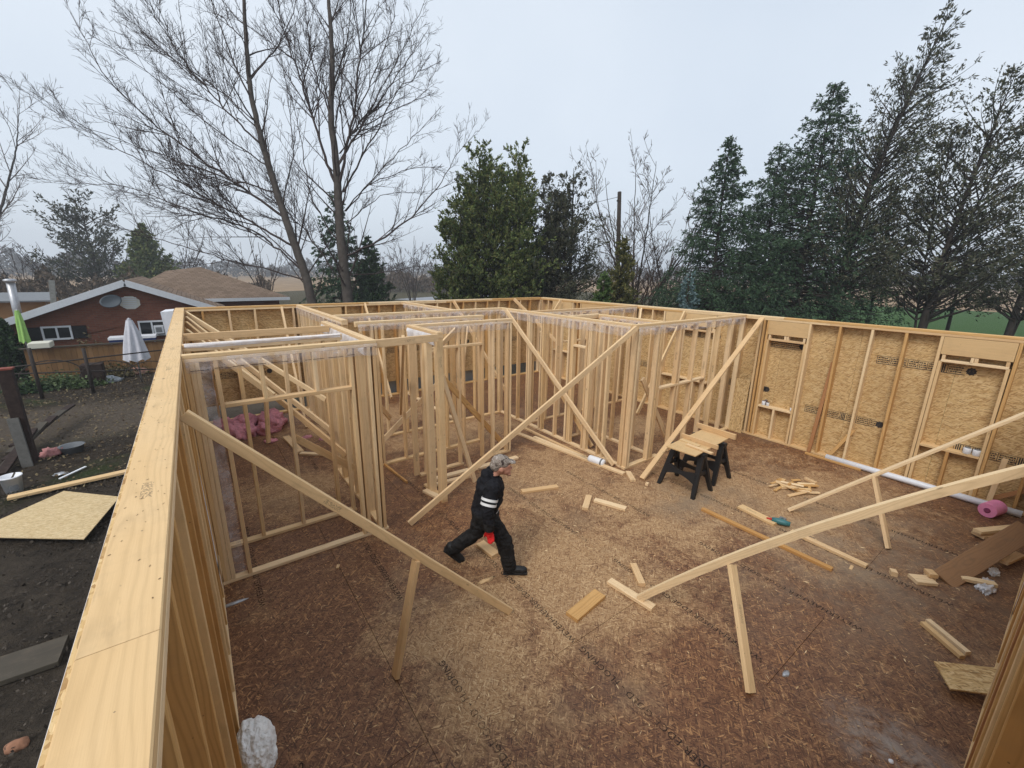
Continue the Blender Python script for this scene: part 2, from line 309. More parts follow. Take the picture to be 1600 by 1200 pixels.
# ================================================================== ground, road, fields
GZ = -.9; H = 2.47; WX, WY = 9.2, 10.75; T = .038
def ground_mat():
    g = NG('yard_ground'); geo = g.n('ShaderNodeNewGeometry'); v = geo.outputs['Position']
    sx = g.n('ShaderNodeSeparateXYZ'); g.l(v, sx.inputs[0]); X, Y = sx.outputs[0], sx.outputs[1]
    n1 = g.noise(v, .35, 6, .65, .5); n2 = g.noise(v, 2.6, 6, .7); n3 = g.noise(v, 22., 5, .7)
    mud = g.ramp(n2, (.3, (.034, .026, .019)), (.55, (.062, .047, .034)), (.75, (.10, .076, .054)))
    mud = g.mix(g.math('MULTIPLY', g.ramp(n3, (.4, 0.), (.7, 1.)), .35), mud, (.11, .085, .06))
    grass = g.ramp(n3, (.25, (.022, .040, .010)), (.6, (.055, .085, .022)), (.85, (.12, .12, .05)))
    track = g.ramp(n3, (.3, (.10, .078, .058)), (.7, (.185, .148, .112)))
    c = g.mix(g.math('MULTIPLY', g.ramp(n1, (.54, 0.), (.66, 1.)), .7), mud, grass)
    tw = g.math('ADD', Y, g.math('MULTIPLY_ADD', n1, 3.5, -1.7)); tr = g.math('SUBTRACT', 1., g.math('ABSOLUTE', g.math('MULTIPLY', g.math('SUBTRACT', tw, 16.3), .42)), clamp=True)
    tr = g.math('MULTIPLY', tr, g.math('LESS_THAN', X, 2.)); c = g.mix(g.ramp(tr, (.05, 0.), (.5, 1.)), c, track)
    near = g.math('LESS_THAN', g.math('ADD', Y, g.math('MULTIPLY', n2, 3.)), 12.2); nx = g.math('LESS_THAN', X, 1.); dm = g.ramp(n2, (.3, (.040, .032, .025)), (.55, (.075, .059, .044)), (.78, (.12, .095, .07)))
    c = g.mix(g.math('MULTIPLY', near, nx), c, dm)
    far = g.math('GREATER_THAN', g.math('SUBTRACT', X, g.math('MULTIPLY', g.math('SUBTRACT', Y, 12.), 1.3)), 26.); fg = g.ramp(n3, (.3, (.035, .085, .018)), (.7, (.075, .16, .035)))
    ol = g.ramp(n3, (.3, (.055, .05, .025)), (.7, (.12, .10, .055))); c = g.mix(g.math('GREATER_THAN', Y, 24.), c, ol); c = g.mix(far, c, fg)
    n4 = g.noise(v, 7., 6, .75, .6); c = g.mix(g.math('MULTIPLY', g.ramp(n4, (.5, 0.), (.75, 1.)), .35), c, (.14, .11, .08)); g.bump(g.math('ADD', n3, g.math('MULTIPLY', n4, 2.)), 1., .09)
    return g.done(c, .95, .15)
GM = ground_mat()
n = 90; xs = np.concatenate([np.linspace(-1600, -40, 18), np.linspace(-36, 60, 60), np.linspace(70, 1600, 18)]); ys = np.concatenate([np.linspace(-1600, -30, 14), np.linspace(-26, 60, 60), np.linspace(70, 1600, 18)])
V = []
for y in ys:
    for x in xs:
        z = GZ
        if -14 < x < -.6 and 0 < y < 26: z += .06*noise.noise(Vector((x*.9, y*.9, 0)))+.025*noise.noise(Vector((x*3, y*3, 4)))
        V.append((x, y, z))
nx = len(xs); Fc = [(j*nx+i, j*nx+i+1, (j+1)*nx+i+1, (j+1)*nx+i) for j in range(len(ys)-1) for i in range(nx-1)]
tag(mk('ground', V, Fc, GM), kind='structure')
def sheet(name, pts, z, mat): return tag(mk(name, [(p[0], p[1], z) for p in pts], [tuple(range(len(pts)))], mat), kind='structure')
STUB = plain('corn_stubble', (.27, .185, .11), .95, .1, var=.3, bs=.6); ROADM = plain('worn_asphalt', (.26, .27, .29), .8, .3, var=.1, bs=2.)
sheet('stubble_field', [(95, -60), (900, -300), (900, 700), (250, 700), (60, 120), (80, 20)], GZ+.01, STUB)
sheet('brown_field', [(12, 90), (60, 130), (250, 700), (-500, 900), (-300, 260), (-30, 110)], GZ+.012, STUB)
sheet('road', [(24, 62), (60, 78), (63, 71.5), (27, 56.5)], GZ+.02, ROADM)
# ================================================================== building floor: strand board sheets with printed lines
CONC = plain('concrete', (.30, .29, .27), .9, .2, var=.2, bump=.4)
fo = boxm('foundation', (-.12, -.22, GZ-.1), (WX+.12, WY+.12, -.021), CONC); tag(fo, kind='structure')
floor = empty('floor', (0, 0, 0), kind='structure')
SW, SL = 1.216, 2.436
def flat_panel(name, x0, y0, x1, y1, mat, parent, z0=-.018, z1=0.):
    return boxm(name, (x0, y0, z0), (x1, y1, z1), mat, parent, bev=.0015)
i = 0; x = -.14
while x < WX+.14:
    x1 = min(x+SW, WX+.14); y = -.24-(SL/2 if i % 2 else 0)
    while y < WY+.14:
        y0c, y1c = max(y, -.24), min(y+SL, WY+.14)
        if y1c-y0c > .05: flat_panel('floor_panel', x, y0c, x1-.003, y1c-.003, FLOORM, floor, z1=rnd.uniform(-.0008, .0008))
        y += SL
    x += SW; i += 1
def text_mesh(s, size, mat, name, mw, parent, sp=1.):
    cu = bpy.data.curves.new('t', 'FONT'); cu.body = s; cu.size = size; cu.space_character = sp; cu.resolution_u = 2; cu.align_x = 'LEFT'; cu.align_y = 'CENTER'
    o = bpy.data.objects.new('t', cu); COL.objects.link(o); dg = bpy.context.evaluated_depsgraph_get()
    me = bpy.data.meshes.new_from_object(o.evaluated_get(dg)); bpy.data.objects.remove(o); bpy.data.curves.remove(cu)
    me.materials.clear(); me.materials.append(mat)
    return link(name, me, mw, parent)
# worn print: the ink is rubbed away in places
g = NG('rubbed_floor_ink'); geo = g.n('ShaderNodeNewGeometry'); nn = g.noise(geo.outputs['Position'], 26., 4, .7); n0 = g.noise(geo.outputs['Position'], 1.7, 3)
g.l(g.math('MULTIPLY', g.ramp(g.math('ADD', g.math('MULTIPLY', nn, .6), g.math('MULTIPLY', n0, .5)), (.37, 0.), (.55, 1.)), .84), g.b.inputs['Alpha']); INKW = g.done((.04, .032, .028), .9, .1)
for (tx, ys_) in ((.30, (.9, 4.3, 6.9)), (1.45, (1.05, 3.6, 7.2)), (2.53, (.45, 2.2, 4.3)), (3.72, (1.1, 3.2, 5.0)), (4.85, (.7, 3.1)), (6.0, (.25, 2.4, 4.8)), (7.2, (.4, 2.6))):
    for ty in ys_:
        m = Matrix.Translation((tx, ty, .0025)) @ Matrix.Rotation(math.pi/2, 4, 'Z')
        text_mesh('WEYERHAEUSER EDGE GOLD - FLOORING', .082, INKW, 'printed_line', m, floor, 1.08)
# ================================================================== walls
WALLS = {}
def wall(name, label, p0, p1, depth, nrm, studs, mats=(PINE,), bottom=True, top=2, group=None, cuts=None, zt=H, stud_top=None):
    """stud wall; p0,p1 = ends of the inner face line on the floor, nrm = direction from inner face into the wall"""
    p0, p1 = Vector((*p0, 0)), Vector((*p1, 0)); u = (p1-p0); L = u.length; u.normalize(); nv = Vector((*nrm, 0)); c = nv*depth/2; up = Vector((0, 0, 1))
    w = empty(name, p0+c, label, 'wall', group); WALLS[label] = w
    def run(nm, z, a, b, mat): return lumber(nm, p0+c+u*a+up*z, p0+c+u*b+up*z, depth, T-.001, nv, mat, w)
    if bottom:
        for a, b in (cuts or [(0, L)]): run('bottom_plate', T/2, a, b, rnd.choice(mats))
    for k in range(top):
        z = zt-T/2-k*T; a = 0
        js = [0]; stp = 3.66 if k == 0 else 2.9
        while js[-1]+stp < L-.5: js.append(js[-1]+stp)
        js.append(L)
        for a, b in zip(js[:-1], js[1:]): run('top_plate', z, a+.0015, b-.0015, rnd.choice(mats))
    for s in studs:
        if not isinstance(s, tuple): s = (s,)
        a = s[0]; z0 = s[1] if len(s) > 1 and s[1] is not None else (T if bottom else 0); z1 = s[2] if len(s) > 2 and s[2] is not None else (stud_top or zt-top*T); mt = s[3] if len(s) > 3 else rnd.choice(mats)
        tw = rnd.uniform(-.006, .006)
        lumber('stud', p0+c+u*(a+tw)+up*z0, p0+c+u*(a-tw)+up*z1, depth-.002, T, nv, mt, w)
    return w, (p0, u, nv, c)
def member(w, fr, nm, a0, z0, a1, z1, depth, t, mat, off=0., flat=True):
    """member in a wall frame, from (a0,z0) to (a1,z1); flat = wide face horizontal"""
    p0, u, nv, c = fr; A = p0+c+nv*off+u*a0+Vector((0, 0, z0)); B = p0+c+nv*off+u*a1+Vector((0, 0, z1))
    if flat: return lumber(nm, A, B, depth, t, nv, mat, w)
    d = (B-A).normalized(); return lumber(nm, A, B, depth, t, d.cross(nv), mat, w)
def frange(a, b, s):
    r = []
    while a < b: r.append(a); a += s
    return r
MX = (PINE, PINE, PINE2); EXT = (HONEY, PINE2, PINE, HONEY); RT = (PINE2, HONEY, PINE2, PINE)
# ---- left wall (2x6), inner face x = 0
lw, lf = wall('exterior_wall', 'long left exterior stud wall with wide nail-marked top plate', (0, -.24), (0, WY+.14), .14, (-1, 0),
    [(a+.24,) for a in (3.0-.406*7, 3.0-.406*6, 3.0-.406*5, 3.0-.406*4, 3.0-.406*3, 3.0-.406*2, 2.60, 3.0, 3.41, 3.82, 4.22, 4.63)]+[(a+.24,) for a in frange(5.45, WY-.1, .406)], (HONEY, PINE2, PINE2, HONEY), top=0, stud_top=H-2*T)
yj = onZ(250, 983, H).y; yj2 = onZ(281, 560, H).y
for k, js in ((0, (-.24, yj, yj2, 8.1, WY+.14)), (1, (-.24, 2.9, 6.3, WY+.14))):
    for a, b in zip(js[:-1], js[1:]):
        lumber('top_plate', (-.07, a+.001, H-T/2-k*T), (-.07, b-.001, H-T/2-k*T), .14, T-.0006, (1, 0, 0), (PINE2 if k == 0 else PINE), lw)
# backing studs where the closet walls meet
for yy, w_ in ((4.86, .14), (4.95, .14), (5.5, .089), (5.6, .089)): lumber('backing_stud', (-.021, yy, T), (-.021, yy, H-2*T), w_ if yy < 4.9 else .07, T, (0, 1, 0), PINE2, lw)
# small nail and tooth dents on the plate top
V, Fc = [], []
for k in range(150):
    y = rnd.uniform(1.2, 9); x = rnd.uniform(-.13, -.01); a = rnd.gauss(1.1, .6); l = rnd.uniform(.002, .007); w_ = rnd.uniform(.001, .0022)*(1 if y < 3 else 2)
    b = len(V)
    for q in range(6): t_ = q*math.pi/3; V.append((x+l*math.cos(t_)*math.cos(a)-w_*math.sin(t_)*math.sin(a), y+l*math.cos(t_)*math.sin(a)+w_*math.sin(t_)*math.cos(a), H+.0008))
    Fc.append(tuple(range(b, b+6)))
dn = mk('nail_dents', V, Fc, plain('dent_dark', (.22, .14, .075), .9, .1), lw); dn['kind'] = 'stuff'
def sheathe(w, axis, c, a0, a1, z0=-.25, mat=OSB, gaps=()):
    """strand board panels, 1.22 wide, on the plane axis=c"""
    a = a0
    while a < a1-.02:
        b = min(a+1.22, a1)
        lo = (c, a+.0015, z0) if axis == 'x' else (a+.0015, c, z0); hi = (c+.011, b-.0015, H-.012) if axis == 'x' else (b-.0015, c+.011, H-.012)
        o = boxm('sheathing_panel', (0, 0, 0), (1, 1, 1), mat)
        bpy.data.objects.remove(o)
        # local x runs along the wall so that the strands lie level
        if axis == 'x': m = Matrix(((0, 0, 1, c+.0055), (1, 0, 0, (a+b)/2), (0, 1, 0, (z0+H-.012)/2), (0, 0, 0, 1)))
        else: m = Matrix(((1, 0, 0, (a+b)/2), (0, 0, -1, c+.0055), (0, 1, 0, (z0+H-.012)/2), (0, 0, 0, 1)))
        link('sheathing_panel', board_mesh(b-a-.003, H-.012-z0, .011, mat, .001), m, w)
        a = b
sheathe(lw, 'x', -.1525, -.24, WY+.14)
boxm('house_wrap', (-.156, -.24, -.3), (-.1545, WY+.14, H-.02), PAPER, lw)
# ---- right wall, inner face x = 9.2
def A(y): return y+.1          # along-wall coordinate (wall starts at y = -.1)
rs = []
for y in (3.95, 3.885, 3.82): rs.append((A(y), None, None, HONEY if y < 3.9 else PINE2))
for y in (3.09, 2.63, 2.19, 1.75, 1.34): rs.append((A(y), None, None, {2.63: HONEY, 1.75: HONEY}.get(y, PINE2)))
for y in (3.78, 3.135, 1.295, .60): rs.append((A(y), None, 2.02, PINE2))
rs += [(A(.555), None, None, HONEY), (A(.15), None, None, HONEY), (A(.02), None, None, REDW)]
for y in (3.46,): rs.append((A(y), None, .65))
for y in (.95,): rs.append((A(y), None, .65))
for y0, y1 in ((4.9, 6.1), (7.9, 8.9), (9.35, 10.1)):
    rs += [(A(y0-.06),), (A(y0-.02), None, 2.1), (A(y1+.06),), (A(y1+.02), None, 2.1)]+[(A(y), None, .86) for y in frange(y0+.35, y1-.2, .4)]
for y in (4.3, 4.5, 6.5, 6.9, 7.05, 7.4, 9.12, 10.4, 10.7): rs.append((A(y),))
rw, rf = wall('exterior_wall', 'right exterior stud wall with two framed window openings and strand board', (WX, -.1), (WX, WY), .14, (1, 0), rs, RT, top=2)
for y0, y1, zs in ((3.135, 3.78, .67), (.60, 1.295, .67), (4.9, 6.1, .88), (7.9, 8.9, .88), (9.35, 10.1, .88)):
    member(rw, rf, 'window_sill', A(y0)+.02, zs, A(y1)-.02, zs, .138, T, PINE2)
    hz = (2.125, 2.39) if zs < .8 else (2.12, 2.39)
    member(rw, rf, 'header', A(y0)-.022, sum(hz)/2, A(y1)+.022, sum(hz)/2, hz[1]-hz[0], T, PLY, off=-.05, flat=False)
    member(rw, rf, 'header', A(y0)-.022, sum(hz)/2, A(y1)+.022, sum(hz)/2, hz[1]-hz[0], T, PLY, off=.0, flat=False)
    member(rw, rf, 'header_bottom_plate', A(y0)+.0, 2.03, A(y1)-.0, 2.03, .138, T, PINE)
    for q in (A(y0)+.02, (A(y0)+A(y1))/2-.02, (A(y0)+A(y1))/2+.022, A(y1)-.02): member(rw, rf, 'cripple_stud', q, 2.05, q, 2.12, .13, T, PINE)
sheathe(rw, 'x', WX+.1415, -.1, WY)
# ---- back wall, inner face y = 10.75
bs = [(a,) for a in (.05, .28, .74, 1.2, 1.95, 2.05, 2.5)]+[(a,) for a in frange(3.1, 9.2, .406)]
bw, bf = wall('exterior_wall', 'far back exterior stud wall with strand board raised above the floor', (0, WY), (WX, WY), .14, (0, 1), bs, EXT, top=2)
member(bw, bf, 'header', 2.1, 2.25, 3.0, 2.25, .26, T, PLY, off=-.04, flat=False)
sheathe(bw, 'y', WY+.1415, -.14, WX+.14, z0=.36)
# ---- front wall, inner face y = -.1 (the photographer stands above its left corner)
fs = [(2.2,), (2.6, None, None, HONEY), (3.0, None, None, PINE2), (3.42, None, None, HONEY), (3.83, None, None, REDW), (3.87, None, None, PINE2), (4.24, None, None, HONEY), (4.66, None, None, PINE2), (5.35, None, None, HONEY), (5.39, None, None, PINE2), (5.43, None, None, HONEY), (6.28, None, None, HONEY), (6.7,), (7.1,), (7.5,), (7.9,), (8.3,), (8.7,), (9.1,)]
fwl, ff = wall('exterior_wall', 'front exterior stud wall seen along its inner edge beside scrap lumber', (.0, -.1), (WX+.14, -.1), .14, (0, -1), fs, (HONEY, PINE2), top=2)
sheathe(fwl, 'y', -.2525, .0, WX+.14)
# ---- stamped print bands on the inside of the sheathing
def stamp(w, axis, c, a, z, L, sgn):
    """black mill stamp: boxed lines of small lettering and a round seal"""
    if axis == 'x': m = Matrix(((0, 0, sgn, c), (-1, 0, 0, a), (0, 1, 0, z), (0, 0, 0, 1)))       # reads left to right from inside the right wall
    else: m = Matrix(((1, 0, 0, a), (0, 0, -1, c), (0, 1, 0, z), (0, 0, 0, 1)))
    V, Fc = [], []
    def q(x0, y0, x1, y1): b = len(V); V.extend([(x0, y0, 0), (x1, y0, 0), (x1, y1, 0), (x0, y1, 0)]); Fc.append((b, b+1, b+2, b+3))
    hh = .068; rr = random.Random(int(a*100)+int(z*10)); x = 0
    q(0, hh-.006, L*.9, hh); q(0, -hh, L*.9, -hh+.010)
    while x < L*.88:
        wd = rr.uniform(.10, .26); q(x, -hh, x+.007, hh)
        if rr.random() < .3:
            for k in range(3): q(x+.02+k*.022, -hh+.01, x+.034+k*.022, hh-.01)
            x += .1; continue
        for k in range(3):
            yy = hh-.030-k*.034; xx = x+.018
            while xx < x+wd-.02:
                l = rr.uniform(.008, .03); q(xx, yy-.011, xx+l, yy+.007); xx += l+.006
        x += wd
    b = len(V); V.append((L*.95, 0, 0)); nn = 18
    for k in range(nn): t_ = 2*math.pi*k/nn; r_ = .062 if k % 2 else .05; V.append((L*.95+r_*math.cos(t_), r_*math.sin(t_), 0))
    for k in range(nn): Fc.append((b, b+1+k, b+1+(k+1) % nn))
    return mk('mill_stamp', V, Fc, STAMP, w, m)
g = NG('stamp_ink'); geo = g.n('ShaderNodeNewGeometry'); nn = g.noise(geo.outputs['Position'], 55., 4, .7)
g.l(g.math('MULTIPLY', g.ramp(nn, (.25, 0.), (.42, 1.)), .92), g.b.inputs['Alpha']); STAMP = g.done((.05, .045, .045), .9, .1)
cx = WX+.1395
for a, z, L in ((3.80, 1.94, .62), (2.08, 1.90, 1.18), (2.98, .80, 1.2), (.92, .72, 1.1), (5.9, 1.93, 1.1), (8.7, 1.9, 1.1), (4.75, 1.0, 1.1), (7.2, 1.0, 1.1)): stamp(rw, 'x', cx, a, z, L, -1)
cy = WY+.1395
for a, z, L in ((.25, 1.0, 1.15), (2.3, 1.0, 1.2), (4.1, 1.2, 1.2), (5.4, 1.25, 1.2), (7.3, 1.2, 1.2)): stamp(bw, 'y', cy, a, z, L, 1)
# ================================================================== interior partitions (2x4)
D4 = .089
def part(label, p0, p1, nrm, studs, **k): return wall('partition_wall', label, p0, p1, D4, nrm, studs, MX, group=None, **k)
w1, f1 = part('closet front partition with a low framed opening beside the left wall', (.003, 4.87), (1.80, 4.87), (0, 1), [(.022,), (.061,), (.10,), (.25,), (.62, 1.96, None), (1.12, 1.96, None), (1.50,), (1.56,), (1.70,), (1.76,)])
member(w1, f1, 'opening_header', .27, 1.94, 1.48, 1.94, D4, T, PINE)
w2, f2 = part('closet rear partition of plain studs beside the left wall', (.003, 5.55), (1.60, 5.55), (0, 1), [(.04,), (.47,), (.93,), (1.38,), (1.56,)])
w3, f3 = part('short partition along the closet with tightly doubled studs', (1.71, 4.962), (1.71, 7.1), (1, 0), [(.03,), (.09,), (.42,), (.5,), (.82,), (1.0,), (1.3,), (1.62,), (1.7,), (2.05,), (2.1,)])
w4, f4 = part('bedroom partition running to the far back wall with crowded studs', (2.02, 7.1), (2.02, WY-.003), (1, 0), [(a,) for a in frange(.03, 3.6, .3)])
tb = lumber('tie_beam', (.003, 6.55, H-.05), (1.69, 6.55, H-.05), .09, .038, (0, 0, 1), PINE); tag(tb, 'lone tie board spanning from the left wall above the bedroom floor', 'board')
hb = lumber('door_header', (1.805, 4.93, H-.055), (2.64, 4.99, H-.055), .095, .038, (0, 0, 1), PINE); tag(hb, 'board bridging the hallway entrance between two stud posts', 'board')
w5, f5 = part('short hallway partition ending in two thick stud posts', (2.66, 5.05), (2.66, 6.05), (1, 0), [(.02, None, None, PINE2), (.06,), (.10, None, None, PINE2), (.36,), (.40,), (.44,), (.48,), (.97,)], cuts=[(0, .62)])
w6, f6 = part('middle partition with open door gaps behind the hallway posts', (2.76, 5.98), (4.56, 5.98), (0, 1), [(.12,), (.75,), (1.2,), (1.42,), (1.72,), (1.78,)], cuts=[(.0, .8), (1.4, 1.8)])
w7, f7 = part('corridor partition facing the hallway with evenly spaced studs', (2.12, 6.72), (4.45, 6.72), (0, 1), [(.25,), (.31,), (.72,), (1.1,), (1.55,), (1.9,), (2.25,), (2.31,)])
w8, f8 = part('corridor partition nearer the back wall with evenly spaced studs', (2.12, 7.95), (5.70, 7.95), (0, 1), [(a,) for a in frange(.05, 3.5, .406)]+[(3.55,)])
w9, f9 = part('long hall partition facing the walking worker', (5.70, 4.345), (5.70, 8.04), (1, 0), [(.02,), (.06,), (.45,), (.56,), (.86,), (.90,), (.95,), (1.3,), (1.34,), (1.42,), (1.75,), (2.15,), (2.22,), (2.6,), (2.66,), (3.0,), (3.4,), (3.67,)])
w10, f10 = part('partition joining the right wall behind the sawhorses', (5.70, 4.25), (WX-.003, 4.25), (0, 1), [(.04,), (.10,), (.62,), (.68,), (.73,), (1.25,), (1.33,), (1.75,), (2.2,), (2.55,), (3.0,), (3.45,)], cuts=[(0, .95), (2.0, 3.49)])
w11, f11 = part('rear room partition meeting the right wall', (5.80, 6.95), (WX-.003, 6.95), (0, 1), [(a,) for a in frange(.05, 3.3, .406)]+[(3.36,)])
w12, f12 = part('small closet partition in the rear room', (6.52, 4.36), (6.52, 5.80), (1, 0), [(.05,), (.45,), (.95,), (1.38,)])
w13, f13 = part('small closet end partition beside the long hall', (5.80, 5.83), (6.61, 5.83), (0, 1), [(.05,), (.4,), (.76,)])
w14, f14 = part('back bedroom partition reaching the back wall', (4.5, 8.05), (4.5, WY-.003), (1, 0), [(a,) for a in frange(.05, 2.6, .406)])
for (w, f, a0, a1, z) in ((w10, f10, .75, 2.2, 1.32), (w6, f6, .14, 1.18, 2.08), (w9, f9, .97, 1.28, 1.95), (w11, f11, .9, 1.65, 1.75)): member(w, f, 'blocking', a0, z, a1, z, D4, T, PINE)
# ================================================================== clear film strips hanging from the plates
def strip(label, p0, p1, drop, off, mat=FILM, z=H-.036, seed=1, top=True, cat='plastic film', grp=None):
    p0, p1 = Vector((*p0, 0)), Vector((*p1, 0)); u = (p1-p0); L = u.length; u.normalize(); nv = Vector((*off, 0)); n_ = max(6, int(L/.07)); V, Fc = [], []; m_ = 6
    for i in range(n_+1):
        a = L*i/n_; dr = drop*(1+.30*noise.noise(Vector((a*1.3, seed*9.1, 0)))+.12*noise.noise(Vector((a*6, seed, 0))))
        for j in range(m_+1):
            s = j/m_; bulge = .006+.022*math.sin(s*2.6)*(.7+.6*noise.noise(Vector((a*3.5, s*2, seed))))+.008*noise.noise(Vector((a*14, s*5, seed)))
            p = p0+u*a+nv*bulge; V.append((p.x, p.y, z-dr*s))
    for i in range(n_):
        for j in range(m_): k = i*(m_+1)+j; Fc.append((k, k+1, k+m_+2, k+m_+1))
    return tag(mk('plastic_film', V, Fc, mat, smooth=True), label, cat, grp)
F1 = strip('clear plastic film with printed line hanging along the closet front plate', (.02, 4.868), (1.80, 4.868), .13, (0, -1), seed=1)
# print on the film
V, Fc = [], []
a = .05
while a < 1.5:
    l = rnd.uniform(.03, .16); zz = H-.036-.115+rnd.choice((0, .008)); b = len(V); V += [(a, 4.838, zz), (a+l, 4.838, zz), (a+l, 4.838, zz+.005), (a, 4.838, zz+.005)]; Fc.append((b, b+1, b+2, b+3)); a += l+rnd.uniform(.01, .07)
mk('printed_line', V, Fc, INK, F1)['kind'] = 'stuff'
strip('bunched milky plastic film lying over the closet rear plate', (.02, 5.548), (1.58, 5.548), .05, (0, -1), FILM_W, z=H+.012, seed=2)
strip('plastic film along the bedroom partition plate near the back wall', (2.018, 7.12), (2.018, WY-.05), .14, (-1, 0), seed=3)
strip('plastic film on the short closet partition plate', (1.708, 5.0), (1.708, 7.05), .13, (-1, 0), FILM_W, seed=4)
strip('white plastic film folded on the hallway post plate', (2.658, 5.1), (2.658, 6.0), .13, (-1, 0), FILM_W, seed=5)
strip('plastic film along the middle partition plate', (2.8, 5.978), (4.5, 5.978), .13, (0, -1), seed=6)
strip('plastic film along the hallway-facing corridor plate', (2.15, 6.718), (4.4, 6.718), .11, (0, -1), seed=7)
strip('plastic film along the rear corridor plate', (2.15, 7.948), (5.68, 7.948), .12, (0, -1), seed=8)
strip('plastic film along the long hall partition plate', (5.698, 4.36), (5.698, 8.0), .17, (-1, 0), seed=9)
strip('plastic film on the partition plate joining the right wall', (5.75, 4.248), (9.15, 4.248), .14, (0, -1), seed=10)
strip('plastic film along the rear room partition plate', (5.85, 6.948), (9.15, 6.948), .13, (0, -1), seed=11)
strip('plastic film on the small closet partition plate', (6.518, 4.4), (6.518, 5.75), .12, (-1, 0), seed=12)
strip('plastic film along the back bedroom partition plate', (4.498, 8.1), (4.498, 10.6), .12, (-1, 0), seed=13)
# upright film strip on the closet corner
V, Fc = [], []
for i in range(31):
    z = .1+2.25*i/30
    for j in range(4): V.append((.125+.03*j+.01*noise.noise(Vector((z*3, j, 2))), 4.86-.012+.008*noise.noise(Vector((z*4, j*2, 5)))-.004, z))
for i in range(30):
    for j in range(3): k = i*4+j; Fc.append((k, k+1, k+5, k+4))
tag(mk('plastic_film', V, Fc, FILM, smooth=True), 'upright plastic film strip on the closet corner studs', 'plastic film')
# ================================================================== diagonal braces
BR = 'temporary diagonal braces'
def brace(label, a, b, w=.089, t=.038, wdir=(0, 0, 1), mat=PINE, bow=0., name='diagonal_brace', cat='brace'):
    a, b = Vector(a), Vector(b)
    if not bow: return tag(lumber(name, a, b, w, t, wdir, mat), label, cat)
    m, L = frame(a, b, wdir); bm = bmesh.new(); n_ = 14; rings = []
    for i in range(n_+1):
        s = i/n_; x = -L/2+L*s; oy = bow*4*s*(1-s); rings.append([bm.verts.new((x, y+oy, z)) for y, z in ((-w/2, -t/2), (w/2, -t/2), (w/2, t/2), (-w/2, t/2))])
    for r0, r1 in zip(rings[:-1], rings[1:]):
        for k in range(4): bm.faces.new((r0[k], r0[(k+1) % 4], r1[(k+1) % 4], r1[k]))
    bm.faces.new(rings[0][::-1]); bm.faces.new(rings[-1]); bmesh.ops.recalc_face_normals(bm, faces=bm.faces[:])
    return tag(from_bm(name, bm, mat, None, m), label, cat)
# brace from left wall plate to the floor, its prop
b1a, b1b = Vector((.02, 3.10, 2.40)), onZ(797, 955, .02)
b1 = brace('long brace from the left wall plate down to the open floor', b1a, b1b, w=.07, wdir=(0, 0, 1), mat=PINE2)
def along(a, b, t): return Vector(a).lerp(Vector(b), t)
def t_at_px(a, b, px):
    best = min((abs(((lambda v: 800+F_PX*(v@_r2)/(v@_fw))(np.array(along(a, b, t))-CAM))-px), t) for t in np.linspace(0, 1, 400)); return best[1]
pt = along(b1a, b1b, t_at_px(b1a, b1b, 655)); brace('short prop under the brace that leaves the left wall', onZ(618, 1058, .0)+Vector((0, 0, .01)), pt+Vector((-.03, .0, -.02)), wdir=(0, 1, 0), mat=PINE, name='brace_prop', cat='prop')
# brace to the front wall (bowed) and its prop
b3a, b3b = onZ(998, 935, .045), Vector((4.42, -.06, 2.15))
b3 = brace('bowed brace rising from a floor cleat to the front wall', b3a, b3b, w=.066, wdir=(0, 0, 1), mat=PINE2, bow=.10)
pt = along(b3a, b3b, t_at_px(b3a, b3b, 1143)); brace('prop standing under the bowed brace', onZ(1173, 1082, .01), pt+Vector((.0, .0, .04)), wdir=(1, 0, 0), mat=PINE2, name='brace_prop', cat='prop')
b4a, b4b = onZ(1232, 797, .02), Vector((7.62, -.06, 2.12))
b4 = brace('slender brace rising past the window openings to the front wall', b4a, b4b, w=.06, t=.036, wdir=(1, 0, .3), mat=PINE, bow=.0)
pt = along(b4a, b4b, t_at_px(b4a, b4b, 1366)); brace('prop standing under the slender brace near the white pipe', onZ(1388, 857, .01), pt+Vector((0, 0, -.01)), wdir=(1, 0, 0), mat=PINE, name='brace_prop', cat='prop')
# brace from hall corner to floor by the worker
brace('heavy brace from the hall corner plate down past the worker', Vector((5.66, 4.22, 2.43)), onZ(640, 818, .03), w=.082, wdir=(0, 0, 1), mat=PINE)
brace('pale brace leaning from the right wall plate beside the sawhorses', Vector((9.1, 3.90, 2.44)), onZ(1003, 748, .02), w=.089, wdir=(.3, 1, .2), mat=PINE)
